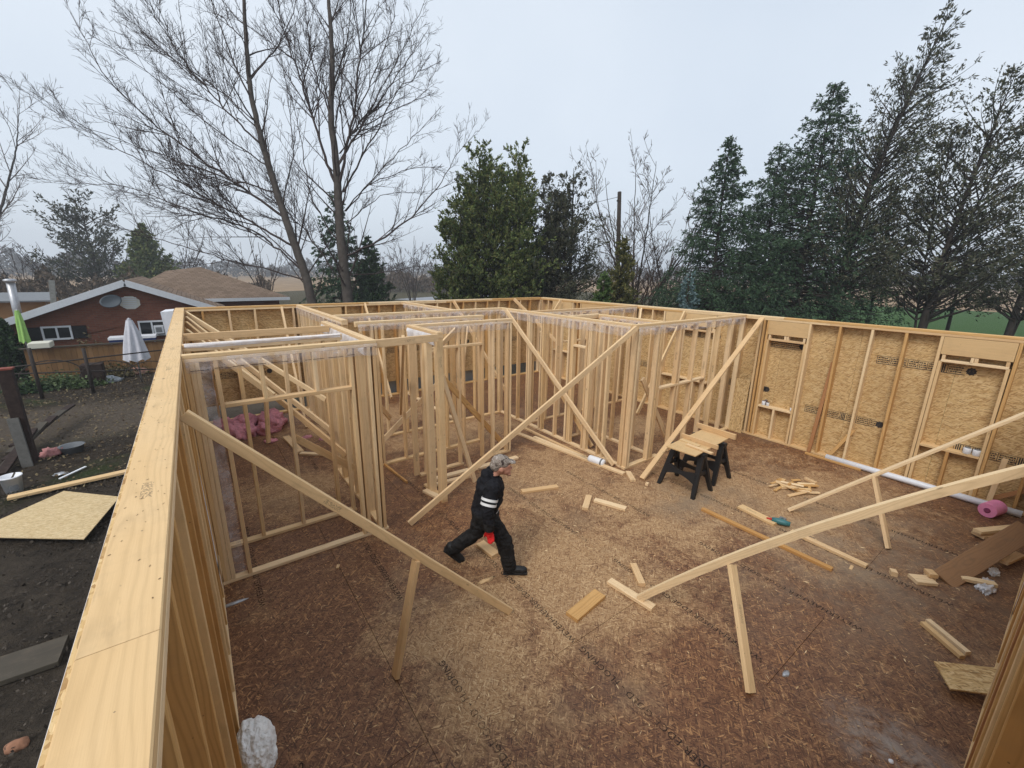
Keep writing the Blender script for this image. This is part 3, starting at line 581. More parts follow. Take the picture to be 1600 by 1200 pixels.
# brace on the long hall wall (crossing behind the heavy one)
brace('brace nailed slantwise across the long hall partition', (5.66, 7.7, 2.42), (5.62, 4.42, .05), wdir=(0, 0, 1), mat=PINE)
brace('brace leaning off the hallway post toward the worker', (2.79, 5.20, 1.85), onZ(742, 752, .01), w=.07, wdir=(0, 0, 1), mat=PINE)
brace('rough brown brace behind the hallway post', (2.9, 5.95, 1.95), onZ(792, 700, .02), wdir=(0, 0, 1), mat=HONEY)
bl = [((.02, 10.3, 2.40), (1.9, 8.2, .9), 'upper slanting brace at the back left corner'), ((.02, 9.5, 2.38), (1.66, 6.9, .75), 'middle slanting brace over the bedroom floor'),
      ((.02, 8.6, 2.38), (1.66, 6.1, .62), 'lower slanting brace over the bedroom floor'), ((.02, 7.7, 2.36), (.9, 6.7, 1.5), 'short slanting brace beside the left wall'),
      ((1.72, WY-.02, 2.42), (1.72, 9.4, .02), 'brace leaning on the back wall near the bedroom partition'), ((3.55, WY-.03, 2.44), (3.3, 8.6, .6), 'brace leaning on the back wall behind the corridor'),
      ((2.3, 5.3, 2.40), (2.75, 6.7, .9), 'brace slanting inside the hallway entrance'), ((2.35, 7.1, .15), (3.6, 6.8, 1.35), 'brace crossing low in the corridor'),
      ((6.0, 10.7, 2.44), (6.3, 8.6, .3), 'brace leaning on the back wall left of the crossed pair'), ((8.1, WY-.03, 2.44), (8.6, 9.3, 1.3), 'one brace of the crossed pair at the back wall'),
      ((9.1, 9.7, 2.44), (8.35, 9.7, 1.5), 'other brace of the crossed pair near the back corner'), ((9.15, 5.6, 2.42), (7.6, 5.5, .3), 'brace slanting from the right wall in the rear room'),
      ((9.15, 6.8, 2.40), (8.2, 6.2, .8), 'short brace at the rear room corner'), ((7.2, 4.4, .05), (6.2, 4.42, 1.5), 'brace slanting low behind the hall corner'),
      ((5.9, 5.2, .05), (5.9, 6.9, 1.6), 'brace slanting inside the small closet'), ((4.7, 8.2, .1), (5.6, 9.2, 2.2), 'brace crossing in the back bedroom'), ((3.0, 6.1, 1.9), (3.9, 6.6, 2.35), 'short brace under the middle partition plate'),
      ((2.2, 7.4, 1.5), (3.0, 7.9, .4), 'brace slanting behind the corridor studs'), ((.95, 8.9, .02), (1.05, 9.0, 1.3), 'upright offcut leaning in the bedroom'), ((.95, 5.65, 1.2), (1.66, 5.75, .55), 'short brace behind the closet studs')]
for a, b, lb in bl: brace(lb, a, b, wdir=(0, 0, 1), mat=rnd.choice(MX))
# leaning sticks on the right wall
brace('reddish stick leaning in the right wall stud bay', (WX-.02, 2.73, .02), (WX+.08, 2.66, 1.75), w=.06, wdir=(0, 1, 0), mat=REDW, name='leaning_stick', cat='stick')
brace('short stick leaning low against a right wall stud', (WX-.02, 2.42, .03), (WX+.05, 2.15, .62), w=.06, wdir=(0, 1, 0), mat=HONEY, name='leaning_stick', cat='stick')
brace('slanting brown offcut low in the right wall below the second window', (WX+.02, .42, .08), (WX+.05, .04, .42), w=.06, wdir=(0, 1, 0), mat=REDW, name='leaning_stick', cat='stick')
brace('upright offcut leaning beside the second window frame', (WX-.03, .40, .02), (WX+.03, .37, .75), w=.06, wdir=(0, 1, 0), mat=PINE, name='leaning_stick', cat='stick')
o = link('strand_board_offcut', board_mesh(1.15, .28, .011, OSB, .001), frame((WX-.06, 4.12, .0), (WX-.01, 4.12, 1.15), (0, 1, 0))[0]); tag(o, 'narrow strand board offcut leaning by the right wall', 'board')
# ================================================================== loose lumber on the floor
def loose(label, pa, pb, w=.089, t=.038, mat=PINE, z=0., name='loose_board', cat='board', flat=True, zb=None):
    a = onZ(*pa, z+.001); b = onZ(*pb, z+.001); h = t if flat else w
    a.z = z+h/2+.001; b.z = (zb if zb is not None else z)+h/2+.001
    wd = Vector((-(b-a).y, (b-a).x, 0)) if flat else Vector((0, 0, 1))
    return tag(lumber(name, a, b, w, t, wd, mat), label, cat)
loose('short pale offcut lying alone between worker and sawhorses', (815, 770), (871, 762))
loose('small offcut pointing at the camera near the floor middle', (914, 797), (920, 777))
loose('offcut with split end beside the small one', (929, 783), (978, 797))
loose('wide knotty block lying flat before the bowed brace', (893, 967), (937, 930), w=.14, mat=HONEY)
loose('mitred cleat lying under the bowed brace foot', (952, 910), (1021, 953))
loose('square-cut offcut behind the mitred cleat', (989, 884), (1003, 916), w=.075)
loose('long reddish strip lying across the open floor', (1097, 797), (1300, 892), w=.06, mat=HONEY)
loose('plank with the power tool resting against its end', (1156, 793), (1212, 821), w=.12, mat=PINE2)
loose('long pale stick beyond the bowed brace', (1236, 832), (1354, 887), w=.07)
loose('long board along the foot of the hall partition', (808, 678), (975, 742))
loose('inner board along the foot of the hall partition', (815, 668), (915, 716), w=.06)
loose('doubled board between the hall partition and its outer board', (835, 684), (925, 722), w=.06, z=.0)
loose('stub of board in front of the hall corner', (981, 739), (989, 753))
loose('stout board in the hallway mouth', (672, 752), (808, 716), w=.10)
loose('lower board in the hallway mouth', (672, 761), (735, 745), w=.08)
loose('board under the worker, partly hidden by the leg', (750, 851), (775, 870), w=.12)
loose('angled bottom plate running from the hallway post', (664, 768), (690, 781), w=.089)
loose('thin stick leaning out of the closet partition onto the floor', (592, 720), (636, 755), w=.03, mat=HONEY)
loose('board end lying in the bedroom behind the closet', (470, 710), (520, 712))
loose('twisted plank lying near the bedroom partition', (447, 684), (470, 708), w=.12)
loose('flat batten at the foot of the right wall', (1258, 709), (1345, 736), w=.05, mat=HONEY)
loose('front scrap block beside the leaning dark board', (1425, 907), (1457, 910), w=.14)
loose('nearer of two long boards at the front wall', (1441, 976), (1503, 1030), w=.05, mat=PINE2)
loose('second of two long boards at the front wall', (1449, 972), (1512, 1024), w=.05, mat=PINE)
def block(label, px, s, rot=0, z=0, mat=PINE):
    c = onZ(*px, z); m = Matrix.Translation((c.x, c.y, z+s[2]/2+.001)) @ Matrix.Rotation(rot, 4, 'Z')
    return tag(link('wood_block', board_mesh(s[0], s[1], s[2], mat), m), label, 'block')
block('tiny cube of wood beside the pale brace foot', (1011, 758), (.05, .045, .04), .3)
block('lone small block on the open right floor', (1395, 898), (.07, .06, .055), .5)
block('lower of two blocks stacked by the dark board', (1452, 903), (.10, .08, .045), .4)
block('upper of two blocks stacked by the dark board', (1454, 899), (.10, .08, .045), .7, z=.047)
block('thin chip on the floor beyond the small block', (1330, 887), (.10, .03, .006), .1)
block('pale chip near the closet partition foot', (528, 886), (.06, .03, .012), 1.1)
# scrap pile
pc = onZ(1238, 762)
for k in range(26):
    a = rnd.uniform(0, 6.28); r = rnd.random()**.6*.36; L = rnd.uniform(.10, .34); th = rnd.gauss(-.5, .55); zc = .02+.07*(1-r/.4)*rnd.random()
    c = pc+Vector((math.cos(a)*r, math.sin(a)*r*.8, zc)); d = Vector((math.cos(th), math.sin(th), rnd.uniform(-.08, .08)))
    o = lumber('scrap_offcut', c-d*L/2, c+d*L/2, rnd.uniform(.03, .07), rnd.uniform(.008, .03), (-d.y, d.x, rnd.uniform(-.3, .3)), rnd.choice((PINE, PINE2, HONEY)))
    tag(o, 'thin wood offcut in the scrap pile on the right floor', 'offcut', 'offcuts in the scrap pile')
loose('offcut lying apart at the back of the scrap pile', (1258, 749), (1275, 757), w=.06)
# leaning dark board and heap at the front right corner
da, db = onZ(1474, 906, .03), onX(1606, 826, 7.9)
brace('wide dark board leaning over the scrap heap at the front wall', da, db, w=.22, t=.02, wdir=(.1, 1.2, .55), mat=DARKBOARD, name='leaning_board', cat='board')
for k, (pa, pb, z, w_, lb) in enumerate((((1526, 832), (1590, 826), .10, .09, 'top stick of the scrap heap by the pink roll'), ((1527, 838), (1596, 832), .02, .14, 'broad board in the scrap heap by the front wall'), ((1534, 860), (1575, 852), .01, .14, 'flat square scrap beneath the heap'), ((1565, 880), (1592, 868), .05, .1, 'scrap end poking out behind the dark board'), ((1500, 905), (1555, 916), .02, .07, 'pale stick lying on the plastic bag'))):
    loose(lb, pa, pb, w=w_, z=z, mat=rnd.choice((PINE, PINE2)))
o = link('strand_board_offcut', board_mesh(.50, .22, .018, OSB, .001), Matrix.Translation(onZ(1532, 1062, .12)) @ Euler((rad(14), rad(-8), rad(-52))).to_matrix().to_4x4()); tag(o, 'pale strand board offcut propped at the front wall foot', 'board')
lump('plastic_bag', onZ(1540, 917), .17, .07, .04, FILM_W, 5, amp=.5); tag(bpy.data.objects['plastic_bag'], 'crumpled clear plastic bag on the floor by the front wall', 'bag')
lump('plastic_scrap', onZ(1553, 895), .10, .04, .03, PAPER, 9, amp=.5); tag(bpy.data.objects['plastic_scrap'], 'crumpled wrapper behind the dark leaning board', 'wrapper')
# ================================================================== pipe, foam roll, cans, tool, tube
pa, pb = onX(1290, 716, WX-.10), onX(1598, 801, WX-.10); pa.z = pb.z = .055
tag(tube('white_pipe', [pa, pb], .05, PVC, sides=16), 'long white plastic pipe along the right wall foot', 'pipe')
rp = onZ(1558, 806); rm = Matrix.Translation((rp.x-.05, rp.y+.06, .102)) @ Euler((rad(90), 0, rad(75))).to_matrix().to_4x4()
roll = lathe('foam_roll', [(.04, -.14), (.098, -.14), (.102, -.13), (.102, .13), (.098, .14), (.04, .14)], PINKF, None, rm, 36, False); tag(roll, 'pink foam gasket roll lying by the white pipe', 'foam roll')
lathe('core', [(.02, -.143), (.036, -.143), (.036, .143), (.02, .143)], plain('dark_core', (.25, .05, .12), .8), roll, rm, 16)
def can(label, y, mat, z=.69, r=.034, h=.085, lie=False, dx=.04):
    m = Matrix.Translation((WX+dx, y, z+(r if lie else 0)))
    if lie: m = m @ Euler((rad(90), 0, rad(25))).to_matrix().to_4x4()
    o = lathe('can', [(r*.9, 0), (r, .006), (r, h-.006), (r*.93, h)], mat, None, m, 16); tag(o, label, 'can')
    lathe('lid', [(r*.8, h), (r*.8, h+.008), (r*.3, h+.010)], GREYP, o, m, 12)
can('white can at the left end of the first window sill', 3.68, WHITEP); can('second can beside the dark bottle on the first window sill', 3.60, PAPER, r=.028, h=.07)
can('dark topped bottle behind the cans on the first window sill', 3.66, plain('brown_bottle', (.12, .06, .05), .4), r=.03, h=.10, dx=.09)
can('can lying over at the right end of the first window sill', 3.19, PAPER, lie=True)
can('white tub on the second window sill', .76, WHITEP, r=.045, h=.09); can('white tub with dark label on the second window sill', .66, WHITEP, r=.045, h=.09)
tp = onZ(1216, 820); to = empty('power_tool', tp, 'teal power tool lying at the plank end', 'power tool')
a, b = tp+Vector((-.02, .08, .05)), tp+Vector((.05, -.12, .05))
tube('body', [a, a.lerp(b, .3), a.lerp(b, .65), b], [.03, .042, .04, .03], TEAL, to, 12); tube('handle', [a.lerp(b, .6), a.lerp(b, .6)+Vector((.11, .05, -.02))], [.022, .024], TEAL, to, 10)
boxm('battery', a.lerp(b, .6)+Vector((.09, .01, -.05)), a.lerp(b, .6)+Vector((.15, .09, .0)), GREYP, to, .006); tube('nose', [a, a+Vector((-.02, .06, 0))], [.018, .008], REDP, to, 10)
ca, cb = onZ(921, 716, .06), onZ(944, 724, .06); ct = tag(tube('caulk_tube', [ca, ca.lerp(cb, .1), ca.lerp(cb, .9), cb], [.062, .066, .066, .06], WHITEP, sides=16), 'grey white tube lying at the hall partition foot', 'tube')
dvec = (cb-ca).normalized(); tube('end_cap', [cb-dvec*.06, cb-dvec*.03], [.0685, .0685], GREYP, ct, 16)
# ================================================================== sawhorses and work top
def sawhorse(label, c, ang):
    m = Matrix.Translation(Vector((c[0], c[1], 0))) @ Matrix.Rotation(ang, 4, 'Z'); o = link('sawhorse', None, m); tag(o, label, 'sawhorse', None)
    W2, HH = .25, .66
    def loc(p): return m @ Vector(p)
    def pl(nm, p0, p1, w, t, wd, par=o): return lumber(nm, loc(p0), loc(p1), w, t, (m.to_3x3() @ Vector(wd)), BLACKP, par, c=.008)
    pl('top_rail', (-W2-.04, 0, HH-.03), (W2+.04, 0, HH-.03), .075, .06, (0, 1, 0))
    for s in (-1, 1):
        for e in (-1, 1):
            # tapered moulded leg
            bm = bmesh.new(); w0, w1 = .085, .055; t_ = .045; pts = []
            for (z, wd, yy, xx) in ((HH-.05, w0, .02, W2-.02), (.28, .075, .135, W2+.015), (0, w1, .235, W2+.05)):
                pts.append([bm.verts.new((e*xx-wd/2, s*yy-t_/2, z)), bm.verts.new((e*xx+wd/2, s*yy-t_/2, z)), bm.verts.new((e*xx+wd/2, s*yy+t_/2, z)), bm.verts.new((e*xx-wd/2, s*yy+t_/2, z))])
            for r0, r1 in zip(pts[:-1], pts[1:]):
                for k in range(4): bm.faces.new((r0[k], r0[(k+1) % 4], r1[(k+1) % 4], r1[k]))
            bm.faces.new(pts[0]); bm.faces.new(pts[-1][::-1]); bmesh.ops.recalc_face_normals(bm, faces=bm.faces[:])
            from_bm('leg', bm, BLACKP, o, m)
        # arched lower stretcher panel
        bm = bmesh.new(); n_ = 10; r0, r1 = [], []
        for i in range(n_+1):
            x = -W2+2*W2*i/n_; zt = .34-.02*math.cos(math.pi*x/W2); zb = .20+.06*math.cos(math.pi*x/W2/2)
            for z_, L_ in ((zt, r0), (zb, r1)): yy = s*(.235-.29*z_); L_.append((bm.verts.new((x, yy-.012, z_)), bm.verts.new((x, yy+.012, z_))))
        for i in range(n_):
            for k in (0, 1): bm.faces.new((r0[i][k], r0[i+1][k], r1[i+1][k], r1[i][k]))
            bm.faces.new((r0[i][0], r0[i+1][0], r0[i+1][1], r0[i][1])); bm.faces.new((r1[i][0], r1[i+1][0], r1[i+1][1], r1[i][1]))
        bmesh.ops.recalc_face_normals(bm, faces=bm.faces[:]); from_bm('stretcher', bm, BLACKP, o, m)
    for e in (-1, 1): pl('end_brace', (e*(W2+.01), -.12, .34), (e*(W2+.01), .12, .34), .07, .03, (0, 0, 1))
    return o
fa, fb, fc = onZ(1041, 757), onZ(1077, 774), onZ(1098, 764)
long_dir = (fb-fa).normalized(); c1 = (fa+fc)/2; ang = math.atan2(long_dir.y, long_dir.x)
c2 = c1+(onZ(1130, 743)-fc)*.92
sawhorse('black plastic sawhorse under the near end of the work top', c1, ang); sawhorse('black plastic sawhorse under the far end of the work top', c2, ang)
ex = (c2-c1); ex.z = 0; exn = ex.normalized(); mid = (c1+c2)/2
pm, pL = frame(c1-exn*.27+Vector((0, 0, .676)), c2+exn*.27+Vector((0, 0, .676)), (-exn.y, exn.x, 0))
tag(link('work_top', board_mesh(pL, .47, .016, PLY, .001), pm), 'plywood work top laid across the sawhorses', 'work top')
ld = Vector((long_dir.x, long_dir.y, 0))
def on_top(label, off_e, off_l0, off_l1, w, t, z, flat, mat=PINE):
    p = mid+exn*off_e; a = p+ld*off_l0; b = p+ld*off_l1; hh = (t if flat else w); a.z = b.z = z+hh/2
    tag(lumber('board_on_top', a, b, w, t, exn if flat else (0, 0, 1), mat), label, 'board')
ZT = .685
on_top('board standing on edge at the far end of the work top', pL/2-.06, -.34, .34, .089, .038, ZT, False)
on_top('board standing on edge across the middle of the work top', -.08, -.28, .34, .065, .03, ZT, False)
on_top('loose strip lying near the front of the work top', -.32, -.05, .37, .06, .025, ZT, True)
on_top('flat board lying by the middle of the work top', -.2, -.23, .1, .07, .012, ZT, True, PLY)
# ================================================================== insulation, wrap, foil
pi = empty('insulation_heap', onZ(392, 668), 'heap of torn pink fibre insulation on the bedroom floor', 'insulation')
for k in range(11):
    c = onZ(392, 668)+Vector((rnd.uniform(-.42, .45), rnd.uniform(-.5, .5), 0)); o = lump('tuft', c, rnd.uniform(.16, .28), rnd.uniform(.16, .28), rnd.uniform(.12, .24), PINKI, k, None, 3, .55, 2.6)
    mw = WM[o]; o.parent = pi; o.matrix_basis = WM[pi].inverted() @ mw
for px, s, lb in (((423, 690), .09, 'small pink insulation scrap nearest the heap'), ((480, 683), .07, 'pink insulation scrap by the bedroom partition'), ((505, 686), .06, 'tiny insulation scrap at the bedroom partition foot'), ((502, 707), .08, 'pale insulation scrap lying on the bedroom floor')):
    tag(lump('insulation_scrap', onZ(*px), s*1.3, s, s*.35, PINKI, int(px[0]), None, 3, .5), lb, 'insulation')
tag(lump('insulation_wad', onZ(395, 1178)+Vector((.02, -.02, 0)), .13, .20, .18, WHITEI, 3, None, 6, .12, 2.2), 'fluffy white insulation wad at the left wall foot', 'insulation')
tag(lump('wood_shaving', onZ(760, 907), .10, .03, .012, PINE, 4, None, 3, .6, 4), 'curled pale shaving below the worker', 'shaving')
tag(lump('foil_scrap', onZ(1228, 1053), .045, .022, .008, STEEL, 4, None, 3, .4), 'small grey foil scrap on the dark floor', 'scrap')
tag(lump('metal_tie', onZ(366, 943), .12, .02, .012, STEEL, 6, None, 3, .3), 'bent metal tie at the closet corner', 'metal tie')
tag(lump('white_speck', onZ(1392, 1190), .02, .016, .01, WHITEP, 8, None, 2, .2), 'small white crumb on the dark floor', 'scrap')
def wrap_strip(label, pts, w, txt=None, wd=(0, 1, 0)):
    V, Fc = [], []
    for i, p in enumerate(pts): p = Vector(p); ww = Vector(wd)*w[i]/2; V += [p-ww, p+ww]
    for i in range(len(pts)-1): Fc.append((2*i, 2*i+1, 2*i+3, 2*i+2))
    return tag(mk('house_wrap', V, Fc, PAPER), label, 'house wrap')
hw = wrap_strip('white printed wrap bag tucked between left wall studs', [(-.012, 4.62, 1.55), (-.01, 4.56, 1.25), (-.004, 4.52, .9), (-.002, 4.5, .55), (0.004, 4.48, .25)], [.05, .12, .15, .16, .06])
mk('dark_band', [(0.004, 4.43, .42), (.004, 4.55, .42), (.004, 4.55, .52), (.004, 4.43, .52)], [(0, 1, 2, 3)], INK, hw)
text_mesh('E', .10, INK, 'printed_letter', Matrix(((0, 0, 1, .002), (1, 0, 0, 4.50), (0, 1, 0, 1.12), (0, 0, 0, 1))), hw)
wr = wrap_strip('white and black printed wrap showing between front wall studs', [(5.55, -.095, .25), (5.6, -.095, .7), (5.62, -.095, 1.3)], [.10, .16, .12], wd=(1, 0, 0))
mk('dark_band', [(5.5, -.093, .32), (5.66, -.093, .36), (5.66, -.093, .5), (5.5, -.093, .44)], [(0, 1, 2, 3)], INK, wr)
tag(mk('wrap_sheet', [(-.35, 10.2, 2.45), (-.16, 10.25, 2.46), (-.17, 10.3, .9), (-.28, 10.2, .9), (-.30, 10.9, 2.44), (-.16, 10.9, 2.45)], [(0, 1, 2, 3), (0, 4, 5, 1)], PAPER), 'white house wrap flap outside the back left corner', 'house wrap')
for k, (x0, x1) in enumerate(((3.72, 4.55), (4.75, 6.2), (6.5, 7.1))):
    o = boxm('foam_board', (x0, WY+.30, -.02), (x1, WY+.36, .36), plain('foam_grey%d' % k, (.27, .29, .31), .7)); tag(o, ('grey foam board outside the gap under the back wall, left piece', 'grey foam board outside the gap under the back wall, middle piece', 'grey foam board outside the gap under the back wall, right piece')[k], 'foam board')
    boxm('white_edge', (x0, WY+.29, .362), (x1, WY+.37, .50), WHITEP, o)

# fine wood chips and sawdust crumbs trodden over the open floor
r_ = np.random.default_rng(5); N_ = 1500; P_ = np.stack([r_.uniform(.25, 8.9, N_), .15+r_.uniform(0, 1, N_)**1.1*4.2, np.full(N_, .004)], 1); a_ = r_.uniform(0, 6.28, N_); L_ = r_.uniform(.006, .032, N_)[:, None]; w_ = r_.uniform(.0015, .005, N_)[:, None]
d_ = np.stack([np.cos(a_), np.sin(a_), r_.normal(0, .08, N_)], 1); e_ = np.stack([-np.sin(a_), np.cos(a_), r_.normal(0, .5, N_)], 1); V_ = np.stack([P_-d_*L_, P_-e_*w_, P_+d_*L_, P_+e_*w_], 1).reshape(-1, 3)
g = NG('chip_wood'); geo = g.n('ShaderNodeNewGeometry'); CHIPM = g.done(g.ramp(geo.outputs['Random Per Island'], (0., (.16, .08, .035)), (.4, (.48, .31, .15)), (1., (.78, .58, .34))), .85, .15)
tag(mk_np('wood_chips', V_, np.arange(N_*4).reshape(-1, 4), CHIPM), 'small wood chips and sawdust crumbs trodden over the open floor', 'wood chips', None, 'stuff')
# ================================================================== walking worker
def cap_bm(bm, p0, r0, p1, r1, seg=14, flat=1., fdir=None):
    """tapered capsule"""
    p0, p1 = Vector(p0), Vector(p1); ax = (p1-p0); L = ax.length; q = ax.to_track_quat('Z', 'Y').to_matrix().to_4x4()
    V = []; prof = []
    for k in range(5): a = -math.pi/2+k*math.pi/8; prof.append((r0*math.cos(a), r0*math.sin(a)))
    for k in range(5): a = k*math.pi/8; prof.append((r1*math.cos(a), L+r1*math.sin(a)))
    M_ = Matrix.Translation(p0) @ q; rings = []
    for r, z in prof: rings.append([bm.verts.new(M_ @ Vector((max(r, .0005)*math.cos(2*math.pi*i/seg), max(r, .0005)*math.sin(2*math.pi*i/seg), z))) for i in range(seg)])
    for a, b in zip(rings[:-1], rings[1:]):
        for i in range(seg): bm.faces.new((a[i], a[(i+1) % seg], b[(i+1) % seg], b[i]))
    bm.faces.new(rings[0][::-1]); bm.faces.new(rings[-1])
def ell_bm(bm, c, s, rot=(0, 0, 0)):
    m = Matrix.Translation(Vector(c)) @ Euler(rot).to_matrix().to_4x4() @ Matrix.Diagonal((*s, 1)); bmesh.ops.create_uvsphere(bm, u_segments=20, v_segments=14, radius=1, matrix=m)
def voxel(name, bm, vox, mats, assign, parent, mw, smooth_it=4, fold=0.):
    me = bpy.data.meshes.new(name); bm.to_mesh(me); bm.free(); o = bpy.data.objects.new('tmp', me); COL.objects.link(o)
    r = o.modifiers.new('r', 'REMESH'); r.mode = 'VOXEL'; r.voxel_size = vox
    s = o.modifiers.new('s', 'SMOOTH'); s.factor = .5; s.iterations = smooth_it
    dg = bpy.context.evaluated_depsgraph_get(); m2 = bpy.data.meshes.new_from_object(o.evaluated_get(dg)); bpy.data.objects.remove(o)
    m2.materials.clear()
    for m in mats: m2.materials.append(m)
    if assign:
        idx = [assign(p.center) for p in m2.polygons]; m2.polygons.foreach_set('material_index', idx)
    if fold:
        nrm_ = [v.normal.copy() for v in m2.vertices]
        for v, vn in zip(m2.vertices, nrm_):
            c = v.co.copy()
            if mats[0] is JACKET and ((c-head).length < .15 or (c.z < wrR.z and c.y < -.235)): continue
            k = noise.noise(Vector((c.x*9+c.z*5, c.y*9, c.z*16)))+.6*noise.noise(Vector((c.x*22, c.y*22+c.z*9, c.z*30)))
            v.co = c+vn*fold*k
    m2.polygons.foreach_set('use_smooth', [True]*len(m2.polygons)); m2.name = name
    return link(name, m2, mw, parent)
def cloth(name, col, bs, st):
    g = NG(name); tc = g.n('ShaderNodeTexCoord'); v = tc.outputs['Object']; n1 = g.noise(v, bs, 4, .55, .8); n2 = g.noise(v, 300., 2)
    c = g.mix(g.ramp(n1, (.35, 0.), (.75, 1.)), tuple(x*.75 for x in col), tuple(x*1.5 for x in col))
    g.bump(g.math('ADD', n1, g.math('MULTIPLY', n2, .08)), st, .05); return g.done(c, .9, .15)
JACKET = cloth('black_fleece', (.015, .015, .018), 9., .7); TROUSER = cloth('black_work_trousers', (.019, .018, .018), 11., .8); GLOVE = cloth('red_glove', (.55, .02, .02), 18., .4)
SKIN = plain('skin', (.52, .26, .18), .6, .3, var=.08); BOOT = plain('black_boot_leather', (.012, .012, .013), .55, .35, bump=.2); SOLE = plain('boot_sole', (.02, .018, .017), .8); STRIPE = plain('reflective_stripe', (.72, .72, .72), .5, .4)
g = NG('camouflage_cap'); tc = g.n('ShaderNodeTexCoord'); v = tc.outputs['Object']
nn = g.noise(v, 17., 2, .5, 1.2); CAMO = g.done(g.ramp(nn, (.36, (.055, .04, .035)), (.42, (.20, .165, .14)), (.52, (.33, .29, .25)), (.60, (.17, .125, .10)), (.66, (.42, .37, .33))), .9, .1)
pf, pbk = onZ(803, 886), onZ(708, 884)
hd = Vector((.80, -.60, 0)).normalized(); pc = (pf*.52+pbk*.48); pc.z = 0
PMW = Matrix(((hd.x, -hd.y, 0, pc.x), (hd.y, hd.x, 0, pc.y), (0, 0, .935, 0), (0, 0, 0, 1)))
person = link('person', None, PMW); tag(person, 'person in black hooded work clothes and camouflage cap striding across the floor', 'person')
# local frame: x forward, y to the person's left, z up
hipR, hipL = Vector((.02, -.085, .755)), Vector((.0, .085, .755))
kneeR, ankR = Vector((.22, -.09, .425)), Vector((.285, -.095, .085))      # right leg leads
kneeL, ankL = Vector((-.10, .09, .405)), Vector((-.385, .095, .155))      # left leg trails, heel up
chest, neck, head = Vector((.075, 0, 1.09)), Vector((.115, 0, 1.245)), Vector((.185, -.005, 1.345))
shR, shL = Vector((.095, -.175, 1.165)), Vector((.075, .175, 1.165))
elR, wrR = Vector((.045, -.265, .925)), Vector((.07, -.285, .715))
elL, wrL = Vector((-.01, .22, .93)), Vector((.07, .14, .69))
bm = bmesh.new()
cap_bm(bm, (.0, 0, .78), .145, (.055, 0, 1.0), .155); ell_bm(bm, (.06, 0, 1.07), (.155, .19, .155), (0, .15, 0)); ell_bm(bm, (.045, 0, .92), (.155, .175, .15), (0, .1, 0)); ell_bm(bm, (0, 0, .78), (.15, .17, .12)); ell_bm(bm, (.01, 0, .735), (.155, .175, .05), (0, .05, 0))
ell_bm(bm, (.03, 0, 1.185), (.085, .13, .05), (0, .2, 0)); ell_bm(bm, (.025, 0, 1.225), (.07, .085, .045), (0, .4, 0))       # hood lying on the back
cap_bm(bm, neck-Vector((.03, 0, .06)), .055, neck+Vector((.03, 0, .04)), .05)
for s, h, k, a in ((-1, hipR, kneeR, ankR), (1, hipL, kneeL, ankL)):
    cap_bm(bm, h, .118, k, .090); cap_bm(bm, k, .092, a, .076); ell_bm(bm, h+Vector((-.045, 0, .01)), (.095, .09, .10))
    cap_bm(bm, a.lerp(k, .25), .082, a.lerp(k, .02), .078)
for sh, e, w_ in ((shR, elR, wrR), (shL, elL, wrL)): cap_bm(bm, sh, .086, e, .068); cap_bm(bm, e, .067, w_, .052)
# head with face
ell_bm(bm, head, (.093, .073, .112), (0, .25, 0)); ell_bm(bm, head+Vector((.035, 0, -.055)), (.06, .055, .055)); ell_bm(bm, head+Vector((.098, 0, -.03)), (.02, .014, .022), (0, .5, 0))
ell_bm(bm, head+Vector((.082, 0, -.075)), (.018, .03, .010)); ell_bm(bm, head+Vector((.075, 0, -.105)), (.026, .03, .022))
for s in (-1, 1): ell_bm(bm, head+Vector((.0, s*.076, -.02)), (.022, .012, .034)); ell_bm(bm, head+Vector((.078, s*.03, .012)), (.018, .026, .010))
# hands: palm, four bent fingers, thumb
def hand(bm, w_, dr, side, curl):
    dr = Vector(dr).normalized(); up = Vector((0, side, 0)); across = dr.cross(up).normalized()
    pc_ = w_+dr*.055; ell_bm(bm, pc_, (.034, .020, .045), dr.to_track_quat('Z', 'Y').to_euler())
    for k, ln in enumerate((.066, .076, .072, .056)):
        b0 = w_+dr*.085+across*(-.029+.0195*k); d1 = (dr*math.cos(curl)-up*math.sin(curl)*side*side); d1 = (dr+up*-curl).normalized(); m1 = b0+d1*ln*.5; d2 = (dr*.6-up*curl*1.6).normalized()
        cap_bm(bm, b0-dr*.02, .0115, m1, .0108, 8); cap_bm(bm, m1, .0108, m1+d2*ln*.5, .0092, 8)
    t0 = w_+dr*.035-across*.028; t1 = t0+(dr*.6-across*.8).normalized()*.034; cap_bm(bm, t0, .014, t1, .012, 8); cap_bm(bm, t1, .012, t1+(dr*.95-across*.3).normalized()*.03, .010, 8)
hand(bm, wrR, (.15, -.04, -1), 1, .35); hand(bm, wrL, (.25, -.05, -1), -1, .5)
def region(c):
    if c.z > 1.235 and c.x > .10 and (c-head).length < .17: return 2
    if c.z < wrR.z-.012 and c.z > wrR.z-.2 and c.y < -.235 and abs(c.x-(wrR.x+.02)) < .09: return 3
    if ((c-wrL).length < .17 and c.z < wrL.z+.02 and c.y > .04 and (c-(wrL+Vector((.02, 0, -.09)))).length < .13 and c.z > .50): return 3
    return 1 if c.z < .80 else 0
voxel('body', bm, .0082, [JACKET, TROUSER, SKIN, GLOVE], region, person, PMW, 3, .011)
